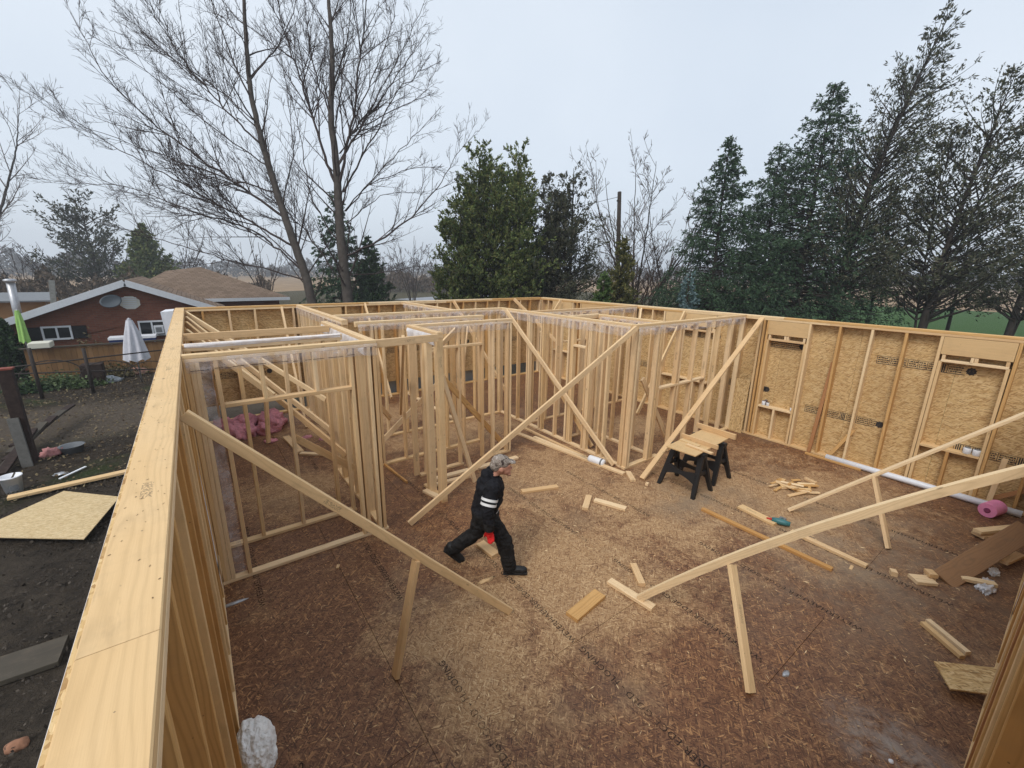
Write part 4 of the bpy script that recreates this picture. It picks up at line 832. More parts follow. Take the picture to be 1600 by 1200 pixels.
# boots
for a, toe in ((ankR, Vector((1, -.05, .10))), (ankL, Vector((.72, 0, -.70)))):
    toe.normalize(); bm = bmesh.new(); hl = a+Vector((-.03, 0, -.03)) if toe.z > -.2 else a+Vector((-.035, 0, .0))
    bs_ = a+Vector((0, 0, -.035)) if toe.z > -.2 else a+Vector((.0, 0, -.01))
    cap_bm(bm, a+Vector((-.01, 0, .045)), .06, bs_, .055); cap_bm(bm, bs_-toe*.025, .047, bs_+toe*.12-Vector((0, 0, .008)), .043); ell_bm(bm, bs_+toe*.14-Vector((0, 0, .012)), (.058, .047, .036), (0, -math.asin(toe.z), 0))
    b = voxel('boot', bm, .010, [BOOT], None, person, PMW, 3)
    up = Vector((-toe.z, 0, toe.x)).normalized(); c = bs_+toe*.055-up*.043; m_, L_ = frame(PMW @ (c-toe*.13), PMW @ (c+toe*.135), PMW.to_3x3() @ Vector((0, 1, 0)))
    link('sole', board_mesh(L_, .094, .02, SOLE, .008), m_, b)
# cap: rounded crown with short peak
bm = bmesh.new(); ell_bm(bm, head+Vector((-.008, 0, .045)), (.104, .085, .085), (0, .2, 0)); cap_bm(bm, head+Vector((-.055, 0, -.0)), .075, head+Vector((-.02, 0, .03)), .082)
ell_bm(bm, head+Vector((.105, 0, .052)), (.05, .062, .010), (0, .28, 0))
cp = voxel('cap', bm, .009, [CAMO], None, person, PMW, 3)
ov = bmesh.new()
for s in (-1, 1): ell_bm(ov, head+Vector((.088, s*.031, .008)), (.008, .011, .006))
from_bm('eyes', ov, plain('eye_dark', (.03, .02, .018), .3), person, PMW, True)
# stripes round the right upper arm
ax = (elR-shR).normalized()
for k, t_ in enumerate((.50, .70)):
    c = shR.lerp(elR, t_); m_, _ = frame(PMW @ (c-ax*.011), PMW @ (c+ax*.011), PMW.to_3x3() @ Vector((1, 0, 0)))
    V, Fc = [], []; n_ = 20; r_ = .086+(.068-.086)*t_+.011
    for i in range(n_):
        a = 2*math.pi*i/n_
        for x in (-.0135, .0135): V.append((x, r_*math.cos(a), r_*math.sin(a)))
    for i in range(n_): j = (i+1) % n_; Fc.append((2*i, 2*i+1, 2*j+1, 2*j))
    mk('sleeve_stripe', V, Fc, STRIPE, person, m_, True)
# small tool pouch clip at the front of the hip
lumber('pouch_clip', PMW @ Vector((.135, -.115, .80)), PMW @ Vector((.16, -.105, .84)), .012, .006, PMW.to_3x3() @ Vector((0, 1, 0)), STRIPE, person)
# ================================================================== neighbouring house and yard (left)
def brick_mat():
    g = NG('red_brick'); tc = g.n('ShaderNodeTexCoord'); v = tc.outputs['Object']; s = g.n('ShaderNodeSeparateXYZ'); g.l(v, s.inputs[0]); cb = g.n('ShaderNodeCombineXYZ')
    g.l(g.math('ADD', s.outputs[0], s.outputs[1]), cb.inputs[0]); g.l(s.outputs[2], cb.inputs[1])
    b = g.n('ShaderNodeTexBrick'); g.l(cb.outputs[0], b.inputs['Vector']); b.inputs['Scale'].default_value = 1; b.inputs['Brick Width'].default_value = .215; b.inputs['Row Height'].default_value = .075; b.inputs['Mortar Size'].default_value = .006
    b.inputs['Color1'].default_value = (.17, .058, .034, 1); b.inputs['Color2'].default_value = (.23, .085, .05, 1); b.inputs['Mortar'].default_value = (.16, .12, .10, 1)
    n_ = g.noise(v, 1.2, 5, .6); return g.done(g.mix(g.math('MULTIPLY', n_, .4), b.outputs[0], (.08, .035, .022)), .9, .15)
def shingle_mat():
    g = NG('brown_shingles'); tc = g.n('ShaderNodeTexCoord'); v = tc.outputs['Object']; s = g.n('ShaderNodeSeparateXYZ'); g.l(v, s.inputs[0]); cb = g.n('ShaderNodeCombineXYZ')
    g.l(g.math('ADD', s.outputs[0], g.math('MULTIPLY', s.outputs[1], .37)), cb.inputs[0]); g.l(g.math('MULTIPLY', s.outputs[2], 2.2), cb.inputs[1])
    b = g.n('ShaderNodeTexBrick'); g.l(cb.outputs[0], b.inputs['Vector']); b.inputs['Scale'].default_value = 1; b.inputs['Brick Width'].default_value = .33; b.inputs['Row Height'].default_value = .15; b.inputs['Mortar Size'].default_value = .012
    b.inputs['Color1'].default_value = (.165, .118, .085, 1); b.inputs['Color2'].default_value = (.235, .17, .125, 1); b.inputs['Mortar'].default_value = (.10, .07, .05, 1)
    return g.done(b.outputs[0], .95, .1)
BRICK, SHING = brick_mat(), shingle_mat(); TRIM = plain('white_trim', (.62, .64, .67), .6, .3, var=.06); GLASS = plain('dark_window_glass', (.018, .021, .024), .12, .6); SHUT = plain('black_shutter', (.015, .014, .014), .6); FENCEW = wood('cedar_fence', (.30, .165, .07), (.20, .105, .042), knots=False)
HY = 25.
pk = onY(195, 437, HY); rr_ = onY(335, 478, HY); slope = (pk.z-rr_.z)/(rr_.x-pk.x); HL, HR = -11.5, pk.x+(pk.z-1.35)/slope
house = empty('brick_house', (pk.x, HY, GZ), 'red brick bungalow with white gable trim and brown shingle roof', 'house')
ez_r = 1.35; ez_l = pk.z-(pk.x-HL)*slope
mk('wall', [(HL+.3, HY, GZ-.05), (HR-.25, HY, GZ-.05), (HR-.25, HY, ez_r+.05), (pk.x, HY, pk.z-.14), (HL+.3, HY, ez_l+.05), (HL+.3, HY+8, GZ-.05), (HR-.25, HY+8, GZ-.05), (HR-.25, HY+8, ez_r+.05), (HL+.3, HY+8, ez_l+.05)],
   [(0, 1, 2, 3, 4), (1, 6, 7, 2), (5, 0, 4, 8)], BRICK, house)
def slab(name, a, b, c, d, t, mat, par): # quad with thickness
    P = [Vector(p) for p in (a, b, c, d)]; nrm = (P[1]-P[0]).cross(P[3]-P[0]).normalized()*t; V = P+[p-nrm for p in P]
    return mk(name, V, [(0, 1, 2, 3), (7, 6, 5, 4), (0, 4, 5, 1), (1, 5, 6, 2), (2, 6, 7, 3), (3, 7, 4, 0)], mat, par)
rf_ = slab('roof', (pk.x, HY-.4, pk.z), (HR+.2, HY-.4, ez_r-.2*slope), (HR+.2, HY+9, ez_r-.2*slope), (pk.x, HY+9, pk.z), .10, SHING, house)
slab('roof_slope', (HL, HY-.4, ez_l), (pk.x-.003, HY-.4, pk.z), (pk.x-.003, HY+9, pk.z), (HL, HY+9, ez_l), .10, SHING, house)
for nm, a, b in (('fascia', (pk.x, pk.z), (HR+.2, ez_r-.2*slope)), ('fascia', (HL, ez_l), (pk.x, pk.z))):
    A_, B_ = Vector((a[0], HY-.425, a[1]-.12)), Vector((b[0], HY-.425, b[1]-.12)); lumber(nm, A_, B_, .26, .04, (0, 0, 1), TRIM, house)
# main hip roof behind
rp1, rp2 = onY(205, 428, 33), onY(313, 417, 33); ec = onY(452, 464, 29); e0 = onY(340, 463, 29)
ZE = ec.z
def tri(name, pts, mat, par): return mk(name, pts, [tuple(range(len(pts)))], mat, par)
rb = [Vector((pk.x+1.2, 33, rp2.z-.25)), Vector((rp2.x, 33, rp2.z)), Vector((ec.x, 29, ZE)), Vector((pk.x-1.2, 29, ZE)), Vector((ec.x, 38, ZE))]
h2 = mk('hip_roof', rb, [(3, 2, 1, 0), (2, 4, 1)], SHING, house)
lumber('eave_trim', Vector((e0.x-1.0, 28.97, ZE-.09)), Vector((ec.x+.02, 28.97, ZE-.09)), .17, .05, (0, 0, 1), TRIM, house); boxm('rear_wall', (pk.x, 29.5, GZ-.05), (ec.x-.5, 37, ZE-.02), BRICK, house)
def window(pa, pb, y, shutters, ac=False):
    a, b = onY(*pa, y), onY(*pb, y); x0, x1, z1, z0 = a.x, b.x, a.z, b.z
    w = boxm('window', (x0, y-.03, z0), (x1, y+.02, z1), GLASS, house)
    for lo, hi in (((x0-.06, y-.07, z1), (x1+.06, y-.0, z1+.07)), ((x0-.06, y-.08, z0-.07), (x1+.06, y, z0)), ((x0-.06, y-.07, z0), (x0, y, z1)), ((x1, y-.07, z0), (x1+.06, y, z1)), (((x0+x1)/2-.03, y-.06, z0), ((x0+x1)/2+.03, y-.03, z1))): boxm('frame', lo, hi, TRIM, w)
    if shutters:
        for s0, s1 in ((x0-.46, x0-.08), (x1+.08, x1+.50)):
            sh = boxm('shutter', (s0, y-.05, z0-.05), (s1, y-.0, z1+.05), SHUT, house)
            for k in range(7): zz = z0+(z1-z0)*(k+.5)/7; boxm('slat', (s0+.04, y-.062, zz-.02), (s1-.04, y-.05, zz+.01), SHUT, sh)
window((67, 513), (112, 527), HY-.01, True)
window((218, 504), (258, 521), HY-.01, False)
a, b = onY(240, 509, HY-.2), onY(257, 520, HY-.2); acu = boxm('air_conditioner', (a.x, HY-.35, b.z), (b.x, HY-.03, a.z), TRIM, house); boxm('grille', (a.x+.06, HY-.36, b.z+.06), (b.x-.06, HY-.349, a.z-.06), GREYP, acu)
# octagonal louvre vent and satellite dish on the gable
vc = onY(203, 473, HY-.03); vr = .36; vent = mk('gable_vent', [(vr*math.cos(math.pi/8+k*math.pi/4), 0, vr*.82*math.sin(math.pi/8+k*math.pi/4)) for k in range(8)]+[(vr*math.cos(math.pi/8+k*math.pi/4), .03, vr*.82*math.sin(math.pi/8+k*math.pi/4)) for k in range(8)], [tuple(range(8))]+[(k, 8+k, 8+(k+1) % 8, (k+1) % 8) for k in range(8)], plain('cream_vent', (.60, .58, .52), .6), house, Matrix.Translation(vc-Vector((0, .02, 0))))
for k in range(6): zz = vc.z-.20+.08*k; boxm('slat', (vc.x-.24, HY-.085, zz), (vc.x+.24, HY-.05, zz+.03), TRIM, vent)
dc = onY(173, 471, HY-.45); dm = Matrix.Translation(dc) @ Euler((rad(68), rad(-18), rad(20))).to_matrix().to_4x4(); dish = lathe('satellite_dish', [(.02, -.05), (.2, -.035), (.36, .0), (.43, .035), (.43, .04), (.35, .01), (.02, -.04)], plain('grey_dish', (.085, .10, .115), .5), None, dm @ Matrix.Diagonal((.85, .62, 1, 1)), 24); tag(dish, 'grey satellite dish mounted on the brick gable', 'dish')
tube('arm', [dc+Vector((0, .05, -.05)), dc+Vector((.30, -.28, -.18))], .02, IRON, dish); tube('mast', [dc+Vector((.1, .05, -.1)), Vector((dc.x+.25, HY, dc.z-.35))], .025, IRON, dish)
# stovepipe, leaning board and shed roof beyond
pp = onY(24, 482, 27); tp_ = onY(16, 441, 27); tag(tube('stove_pipe', [Vector((pp.x, 27, pp.z-1.2)), tp_], .13, STEEL, sides=14), 'tall galvanised stove pipe behind the gable', 'chimney'); sp = bpy.data.objects['stove_pipe']; lathe('pipe_cap', [(.13, 0), (.20, .02), (.20, .1), (.12, .14)], STEEL, sp, Matrix.Translation(tp_), 14)
sa = onY(5, 470, 34); sb = onY(70, 468, 34)
shed = empty('garden_shed', (sa.x, 34, GZ), 'low shed with pale metal roof beyond the bungalow', 'shed'); boxm('wall', (sa.x-2, 34, GZ-.05), (sb.x, 37, sa.z), FENCEW, shed)
slab('roof', (sa.x-2.3, 33.7, sa.z), (sb.x+.3, 33.7, sa.z), (sb.x+.0, 37, sa.z+.3), (sa.x-2.3, 37, sa.z+.3), .08, plain('shed_metal', (.17, .18, .19), .6, var=.15), shed)
ba, bb = onY(70, 470, 30), onY(76, 438, 30); tag(lumber('grey_post', Vector((ba.x, 30, GZ)), Vector((bb.x+.1, 30, bb.z)), .2, .12, (1, 0, 0), plain('grey_weathered', (.22, .23, .22), .9, var=.2)), 'weathered grey post leaning behind the gable', 'post')
# board fence of cedar pickets
FY = 22.4; zt_ = onY(120, 542, FY).z; fx0, fx1 = onY(36, 545, FY).x, 1.6
fence = empty('board_fence', (fx0, FY, GZ), 'brown cedar board fence in front of the brick bungalow', 'fence'); x = fx0
while x < fx1:
    w_ = .14; lumber('picket', (x+w_/2, FY+rnd.uniform(-.006, .006), GZ-.02), (x+w_/2, FY, zt_+rnd.uniform(-.015, .015)), w_, .02, (1, 0, 0), FENCEW, fence); x += w_+.008
lumber('cap_rail', (fx0-.1, FY-.02, zt_+.05), (fx1, FY-.02, zt_+.05), .12, .05, (0, 1, 0), OLDW, fence)
for zz in (GZ+.3, zt_-.2): lumber('rail', (fx0, FY+.04, zz), (fx1, FY+.04, zz), .09, .04, (0, 0, 1), FENCEW, fence)
# planter box cover and blue bench by the house
a, b = onY(47, 533, FY-.3), onY(84, 540, FY-.3); cb_ = boxm('cooler_lid', (a.x, FY-.75, b.z-.02), (b.x, FY-.15, b.z+.18), plain('cream_lid', (.62, .60, .50), .6), None, .02); tag(cb_, 'cream box lid resting on the board fence top', 'box')
a = onY(170, 529, FY+1.2); tb_ = empty('folding_table', (a.x+.6, FY+1.2, GZ), 'blue edged white table behind the board fence', 'table'); boxm('table_top', (a.x, FY+.9, a.z-.04), (a.x+1.5, FY+1.6, a.z+.05), WHITEP, tb_); boxm('apron', (a.x+.02, FY+.93, a.z-.14), (a.x+1.48, FY+1.57, a.z-.04), plain('blue_cloth', (.03, .05, .16), .8), tb_)
for sx_ in (.08, 1.42):
    for sy_ in (.97, 1.53): tube('leg', [(a.x+sx_, FY+sy_, GZ-.02), (a.x+sx_, FY+sy_, a.z-.14)], .02, STEEL, tb_, 6)
# closed parasols
def parasol(label, base, ztop, zlow, r0, r1, mat, folds, seed, n=40):
    o = empty('closed_parasol', base, label, 'parasol'); V, Fc = [], []; m_ = 12
    for i in range(m_+1):
        s = i/m_; z = ztop+(zlow-ztop)*s; r = r0+(r1-r0)*s**.8
        for k in range(n): a = 2*math.pi*k/n; q = r*(1+.20*math.sin(folds*a+2*s+seed)*min(1, s*3)); V.append((base[0]+q*math.cos(a), base[1]+q*math.sin(a), z-.05*math.sin(folds*a)*s))
    for i in range(m_):
        for k in range(n): j = (k+1) % n; Fc.append((i*n+k, i*n+j, (i+1)*n+j, (i+1)*n+k))
    mk('canopy', V, Fc, mat, o, smooth=True); tube('pole', [(base[0], base[1], GZ-.02), (base[0], base[1], ztop+.08)], .022, STEEL, o, 8)
    V2 = [(base[0]+.06*math.cos(a), base[1]+.06*math.sin(a), z) for z in (ztop-.01, ztop+.05) for a in np.linspace(0, 2*math.pi, 10, endpoint=False)]; mk('finial', V2, [(k, (k+1) % 10, 10+(k+1) % 10, 10+k) for k in range(10)]+[tuple(range(10, 20))], mat, o)
LINEN = plain('grey_linen', (.56, .56, .60), .85, .1, var=.1); LIME = plain('lime_canvas', (.33, .55, .16), .8, .15, var=.1)
pa_ = onY(205, 500, 20.5); pz0 = onY(212, 562, 20.5).z; parasol('grey white closed parasol in front of the board fence', (onY(210, 540, 20.5).x, 20.5, GZ), pa_.z, pz0, .09, .34, LINEN, 7, 1)
pa_ = onY(30, 487, 23.4); pz0 = onY(36, 535, 23.4).z; parasol('lime green closed parasol behind the dark evergreen', (onY(33, 510, 23.4).x, 23.4, GZ), pa_.z, pz0, .07, .14, LIME, 6, 2)
# iron trellis fence with rails, posts and hoops
IY = 19.6; tr = empty('iron_trellis', (onY(130, 600, IY).x, IY, GZ), 'dark iron rail fence with hoops before the board fence', 'fence')
r2a, r2b = onY(-90, 586, IY), onY(262, 546, IY); r3a, r3b = onY(-90, 588, IY), onY(262, 576, IY)
tube('rail', [r2a, r2b], .022, IRON, tr, 8); tube('rail', [r3a, r3b], .022, IRON, tr, 8)
for px in (130, 45): p = onY(px, 545, IY); tube('post', [(p.x, IY, GZ-.03), (p.x, IY, p.z+.02)], .05, IRON, tr, 8)
for px in (80, 170, 235):
    c = onY(px, 577, IY); rr = .75; P = [(c.x+rr*math.cos(a), IY, c.z-.25+rr*.72*math.sin(a)) for a in np.linspace(.15, math.pi-.15, 18)]; tube('hoop', P, .018, IRON, tr, 6, False)
# near rusty post with strut
np_ = onZ(50, 722, GZ); tz = onY(14, 577, np_.y).z; po = empty('rusty_post', (np_.x, np_.y, GZ), 'tall rusty brown post with grey board strut', 'post')
lumber('shaft', (np_.x, np_.y, GZ-.05), (np_.x, np_.y, tz), .20, .16, (1, 0, 0), RUST, po); boxm('cap', (np_.x-.12, np_.y-.1, tz), (np_.x+.12, np_.y+.1, tz+.035), plain('rust_red', (.22, .06, .04), .8), po)
lumber('strut', (np_.x-.02, np_.y-.22, GZ-.03), (np_.x-.06, np_.y-.12, GZ+1.05), .17, .05, (1, 0, 0), plain('grey_strut', (.13, .125, .115), .9, var=.2), po)
# heap of dark boards, bucket, stick, pot, planks, strand board sheet
for k in range(5):
    a = onZ(2+6*k, 745-8*k, GZ); a.z = GZ+.05+.05*k; tag(lumber('dark_plank', a, a+Vector((.15+.1*k, 1.9+.2*k, .35-.05*k)), .16, .05, (1, 0, 0), OLDW if k % 2 else RUST), ('lowest reddish rotten plank in the heap beside the rusty post', 'dark grey plank lying on the lowest rotten plank', 'reddish plank in the middle of the heap by the rusty post', 'dark grey plank near the top of the heap by the rusty post', 'topmost reddish plank of the heap by the rusty post')[k], 'plank', 'dark planks heaped by the post')
bp = onZ(23, 768, GZ); bk = lathe('bucket', [(.115, 0), (.15, .30), (.16, .30), (.16, .325), (.145, .325), (.105, .02)], WHITEP, None, Matrix.Translation(bp), 24); tag(bk, 'white plastic bucket standing in the mud', 'bucket')
bm_ = mk('bucket_label', [(.136*math.cos(a), .136*math.sin(a), z) for z in (.06, .17) for a in np.linspace(-1.7, -.8, 8)], [(k, k+1, 9+k, 8+k) for k in range(7)], GREYP, bk, Matrix.Translation(bp)); tube('paint_stick', [bp+Vector((-.08, 0, .1)), bp+Vector((.06, .04, .36))], .014, OLDW, bk, 4)
def gboard(label, pa, pb, w_, t_, mat, lift=.03, name='plank', cat='plank'):
    a, b = onZ(*pa, GZ+lift), onZ(*pb, GZ+lift); d = b-a; return tag(lumber(name, a, b, w_, t_, (-d.y, d.x, 0), mat), label, cat)
gboard('long pale lumber lying beside the bucket', (12, 778), (205, 735), .16, .05, PINE2, .06); gboard('thin white stick on the mud', (93, 748), (134, 729), .045, .02, WHITEP, .03, 'white_stick', 'stick')
c4 = [onZ(*p, GZ+.14) for p in ((-60, 838), (100, 767), (187, 776), (131, 842))]; u_ = (c4[3]-c4[0]); osb_c = (c4[0]+c4[2])/2
sh_ = mk('strand_board_sheet', [p for p in c4]+[p-Vector((0, 0, .014)) for p in c4], [(0, 3, 2, 1), (4, 5, 6, 7), (0, 1, 5, 4), (1, 2, 6, 5), (2, 3, 7, 6), (3, 0, 4, 7)], OSB_PALE); tag(sh_, 'pale strand board sheet lying on the muddy yard', 'sheet')
for k, (i_, j_) in enumerate(((0, 3), (1, 2))):
    a_, b_ = c4[i_].lerp(c4[j_], .15), c4[i_].lerp(c4[j_], .85); ins = ((c4[1]-c4[0]) if k == 0 else (c4[0]-c4[1])).normalized()*.2; a_, b_ = a_+ins, b_+ins; a_.z = b_.z = GZ+.06
    tag(lumber('bearer', a_, b_, .09, .11, (0, 1, 0), OLDW), ('dark bearer under the near edge of the strand board sheet', 'dark bearer under the far edge of the strand board sheet')[k], 'plank')
gboard('dark weathered plank half sunk in the mud', (-40, 1062), (100, 1015), .42, .06, OLDW, .05)
pb_ = onZ(103, 708, GZ); pot = lathe('black_pot', [(.17, 0), (.21, .16), (.23, .17), (.20, .165), (.16, .03)], GREYP, None, Matrix.Translation(pb_+Vector((.12, 0, 0))), 20); tag(pot, 'dark shallow pot on the grass', 'pot')
tag(lump('pink_rag', pb_+Vector((-.22, .05, 0)), .2, .15, .13, plain('pink_rag', (.42, .19, .18), .9, var=.3, bump=.6), 3, None, 3, .5), 'pink rag heap beside the dark pot', 'rag')
tag(lump('brick_chunk', onZ(27, 1168, GZ), .08, .06, .06, plain('orange_brick', (.30, .15, .09), .9, var=.2), 3, None, 3, .2, 1.5), 'orange brick chunk in the mud below the wall', 'brick')
tag(lump('crushed_lid', onZ(95, 741, GZ), .12, .08, .03, STEEL, 5, None, 3, .3), 'grey crushed lid beside the white stick', 'lid')
tag(lump('clay_lump', onZ(218, 583, GZ), .32, .25, .22, plain('clay_pink', (.33, .19, .15), .9, var=.2), 6, None, 3, .3), 'pinkish clay lump at the planting edge', 'rock')
bx_ = onZ(150, 600, GZ); o = boxm('brown_planter', (bx_.x-.3, bx_.y-.2, GZ-.02), (bx_.x+.3, bx_.y+.3, GZ+.75), RUST, None, .02); tag(o, 'rusty brown planter box by the iron trellis', 'planter')
tag(lump('tarp_scrap', onZ(172, 596, GZ), .35, .2, .16, plain('pale_tarp', (.42, .45, .48), .6, var=.2), 7, None, 3, .5), 'pale tarpaulin scrap beside the planter', 'tarpaulin')
# fallen leaves and stones
def scatter(name, N, area, smin, smax, mat, seed, up=.4):
    r = np.random.default_rng(seed); P = np.stack([r.uniform(area[0], area[1], N), r.uniform(area[2], area[3], N), np.full(N, GZ+.02)], 1); P[:, 2] += np.array([.06*noise.noise(Vector((p[0]*.9, p[1]*.9, 0)))+.025*noise.noise(Vector((p[0]*3, p[1]*3, 4))) for p in P])+.012
    s = r.uniform(smin, smax, N)[:, None]; a = r.uniform(0, 6.28, N); t1 = np.stack([np.cos(a), np.sin(a), r.normal(0, up, N)], 1)*s; t2 = np.stack([-np.sin(a), np.cos(a), r.normal(0, up, N)], 1)*s*.7
    V = np.stack([P-t1, P-t2, P+t1, P+t2], 1).reshape(-1, 3); return tag(mk_np(name, V, np.arange(N*4).reshape(-1, 4), mat), None, None, None, 'stuff')
def leafmat(name, *cols):
    g = NG(name); geo = g.n('ShaderNodeNewGeometry'); st = [(i/max(1, len(cols)-1), c) for i, c in enumerate(cols)]
    return g.done(g.ramp(geo.outputs['Random Per Island'], *st), .85, .15)
DEAD = leafmat('dead_leaves', (.07, .045, .025), (.13, .09, .05), (.20, .16, .09), (.09, .065, .04))
tag(scatter('fallen_leaves', 6000, (-9, -.3, 10.8, 21.5), .015, .04, DEAD, 1), 'fallen brown leaves scattered over the muddy yard', 'leaves'); tag(scatter('mud_crumbs', 9000, (-5, -.25, .8, 11.5), .006, .026, leafmat('crumbs', (.025, .02, .016), (.055, .045, .036), (.09, .075, .06)), 2, .8), 'small clods and stones in the mud below the wall', 'clods')
# ================================================================== vegetation
def bark(name, c): return plain(name, c, .95, .1, var=.3, bump=.8, bs=14.)
BARK = bark('grey_bark', (.075, .064, .056)); TWIG = plain('twig', (.070, .054, .050), .95, .1); TWIGB = plain('brown_twig', (.085, .058, .045), .95, .1); BARKD = bark('dark_bark', (.045, .036, .03))
CNT = [0]
class Tree:
    def __init__(s, seed): s.r = np.random.default_rng(seed); s.paths = []; s.tips = []
    def limb(s, P, r0, r1, lvl, dens, maxl, ratio=.42, upb=.35, ang=(.5, .95), minr=.007, jit=.05):
        """a given limb polyline, subdivided, with twigs grown from it"""
        P = np.asarray(P, float); L = np.linalg.norm(np.diff(P, axis=0), axis=1); tot = L.sum(); n = max(3, int(tot/.35)); t = np.concatenate([[0], np.cumsum(L)])/tot; tt = np.linspace(0, 1, n+1)
        Q = np.stack([np.interp(tt, t, P[:, k]) for k in range(3)], 1); 
        for _ in range(3): Q[1:-1] = (Q[:-2]+2*Q[1:-1]+Q[2:])/4
        Q[1:-1] += s.r.normal(0, jit*.35*min(1, tot/4), (n-1, 3)); R = r0+(r1-r0)*tt**.8; s.paths.append((Q, R)); s._kids(Q, R, tot, lvl, dens, maxl, ratio, upb, ang, minr)
    def _kids(s, Q, R, tot, lvl, dens, maxl, ratio, upb, ang, minr, start=.12):
        if lvl >= maxl: s.tips.append(Q[-1]); return
        k = max(2, int(dens[min(lvl, len(dens)-1)]*tot*s.r.uniform(.85, 1.15))); n = len(Q)-1
        for f in np.sort(s.r.uniform(start, 1., k)):
            i = min(n-1, int(f*n)); p = Q[i]+(Q[i+1]-Q[i])*(f*n-i); d = Q[i+1]-Q[i]; d /= np.linalg.norm(d)+1e-9
            w = s.r.normal(0, 1, 3); w -= d*(w@d); w /= np.linalg.norm(w)+1e-9; a = s.r.uniform(*ang); nd = d*math.cos(a)+w*math.sin(a); nd[2] += upb*(.5 if lvl == 0 else .35); nd /= np.linalg.norm(nd)
            ln = tot*ratio*(1-.62*f)*s.r.uniform(.6, 1.2); ln = max(.22, ln) if lvl < maxl-1 else max(.25, min(ln*1.3, .9)); r0 = max(minr, min(R[i]*.62, .012*ln+minr*.6)); s.grow(p, nd, ln, r0, lvl+1, dens, maxl, ratio, upb, ang, minr)
    def grow(s, p, d, ln, r0, lvl, dens, maxl, ratio, upb, ang, minr):
        n = 5 if ln > 1.2 else 4 if ln > .5 else 3; st = ln/n; Q = [p]; dd = d.copy()
        for i in range(n):
            dd = dd+s.r.normal(0, .075, 3); dd[2] += upb*.16; dd /= np.linalg.norm(dd); Q.append(Q[-1]+dd*st)
        Q = np.array(Q); R = np.linspace(r0, minr*.75, n+1); s.paths.append((Q, R)); CNT[0] += 1; s._kids(Q, R, ln, lvl, dens, maxl, ratio, upb, ang, minr)
    def build(s, name, label, loc, trunk_mat, twig_mat, n_trunk, cat='tree', group=None, sides=3):
        e = empty(name, loc, label, cat, group); V, Fq = tube_np(s.paths[:n_trunk], 9); o = mk_np('trunk', V, Fq, trunk_mat, e, smooth=True)
        rest = s.paths[n_trunk:]
        if rest: V, Fq = tube_np(rest, sides); c = mk_np('crown', V, Fq, twig_mat, e); 
        return e
def order(t, idx): # bring the given path objects to the front
    fs_ = set(idx); t.paths = [t.paths[i] for i in idx]+[p for i, p in enumerate(t.paths) if i not in fs_]
# ---- big twin-stem bare maple behind the back wall: stems and main limbs follow the photograph on a plane 17 m off
MD = 17.5
def pm_(pts, dep=MD, wob=0., seed=0):
    r = np.random.default_rng(seed); out = []
    for i, (x, y) in enumerate(pts): out.append(np.array(atD(x, y, dep+wob*i/max(1, len(pts)-1)+(r.normal(0, .05) if i else 0))))
    return out
def base_at(x, y, dep): p = atD(x, y, dep); return np.array([p.x, p.y, GZ-.1])
mt = Tree(11); DM = (2.4, 4.6, 4.8, 6); KW = dict(dens=DM, maxl=3, ratio=.36, upb=.30, minr=.0058, ang=(.4, .8))
b1_, b2_ = base_at(505, 480, MD), base_at(548, 480, MD)
stems = [([b1_]+pm_([(478, 430), (445, 340), (408, 220), (392, 150), (384, 60), (378, -60), (380, -170)]), .22, .03), ([b2_]+pm_([(540, 440), (533, 380), (528, 300), (524, 235), (516, 190), (520, 100), (512, -20), (505, -150)]), .26, .03)]
limbs = [([(528, 300), (508, 250), (475, 140), (440, 40), (420, -80)], .13, 1.5), ([(528, 296), (548, 200), (560, 110), (575, 0), (585, -110)], .12, -1), ([(530, 255), (570, 190), (600, 150), (640, 90), (672, 40)], .09, 2.), ([(536, 300), (580, 220), (620, 140), (655, 110), (690, 95)], .08, -1.5),
    ([(540, 400), (590, 380), (650, 335), (690, 285), (712, 240), (738, 215)], .09, 1.5), ([(538, 330), (575, 285), (640, 265), (690, 260)], .05, -2.), ([(540, 350), (600, 300), (665, 300)], .04, 2.), ([(445, 340), (390, 300), (330, 260), (250, 200), (170, 130), (110, 20)], .10, -2.), ([(460, 385), (380, 340), (290, 290), (190, 235), (75, 170)], .09, 1.), ([(475, 425), (400, 360), (300, 330), (200, 290), (85, 285)], .08, 2.5),
    ([(408, 225), (350, 170), (290, 100), (240, 20), (215, -60)], .08, 1.5), ([(395, 160), (360, 90), (330, 0), (310, -90)], .07, -1.5), ([(385, 130), (430, 80), (460, 20), (480, -60)], .06, 1.), ([(485, 440), (420, 420), (330, 400), (240, 370), (150, 345)], .06, -2), ([(520, 420), (470, 350), (410, 300), (360, 230), (300, 170)], .06, 3.), ([(430, 300), (360, 280), (270, 250), (180, 215), (120, 195)], .06, -3.),
    ([(533, 385), (500, 340), (480, 290), (470, 210), (455, 150)], .06, -2.), ([(545, 430), (610, 425), (660, 415), (700, 420)], .04, 2.), ([(400, 190), (330, 130), (250, 80), (180, 50)], .05, 3), ([(520, 190), (490, 110), (478, 30), (470, -60)], .07, 2.), ([(520, 150), (545, 60), (550, -40)], .06, -2.), ([(420, 260), (320, 190), (230, 110), (150, 60)], .05, -2), ([(528, 270), (560, 170), (600, 80), (625, -10)], .07, 1.), ([(530, 240), (590, 150), (640, 60), (662, 5)], .06, -2.), ([(545, 210), (600, 180), (660, 150), (686, 100)], .05, 2.5), ([(525, 200), (538, 100), (532, -20)], .06, 3.), ([(540, 330), (600, 260), (660, 200), (690, 165)], .05, 0.), ([(380, 60), (340, 20), (300, -60)], .05, 2.), ([(440, 330), (460, 240), (450, 160), (440, 90)], .05, -1.5)]
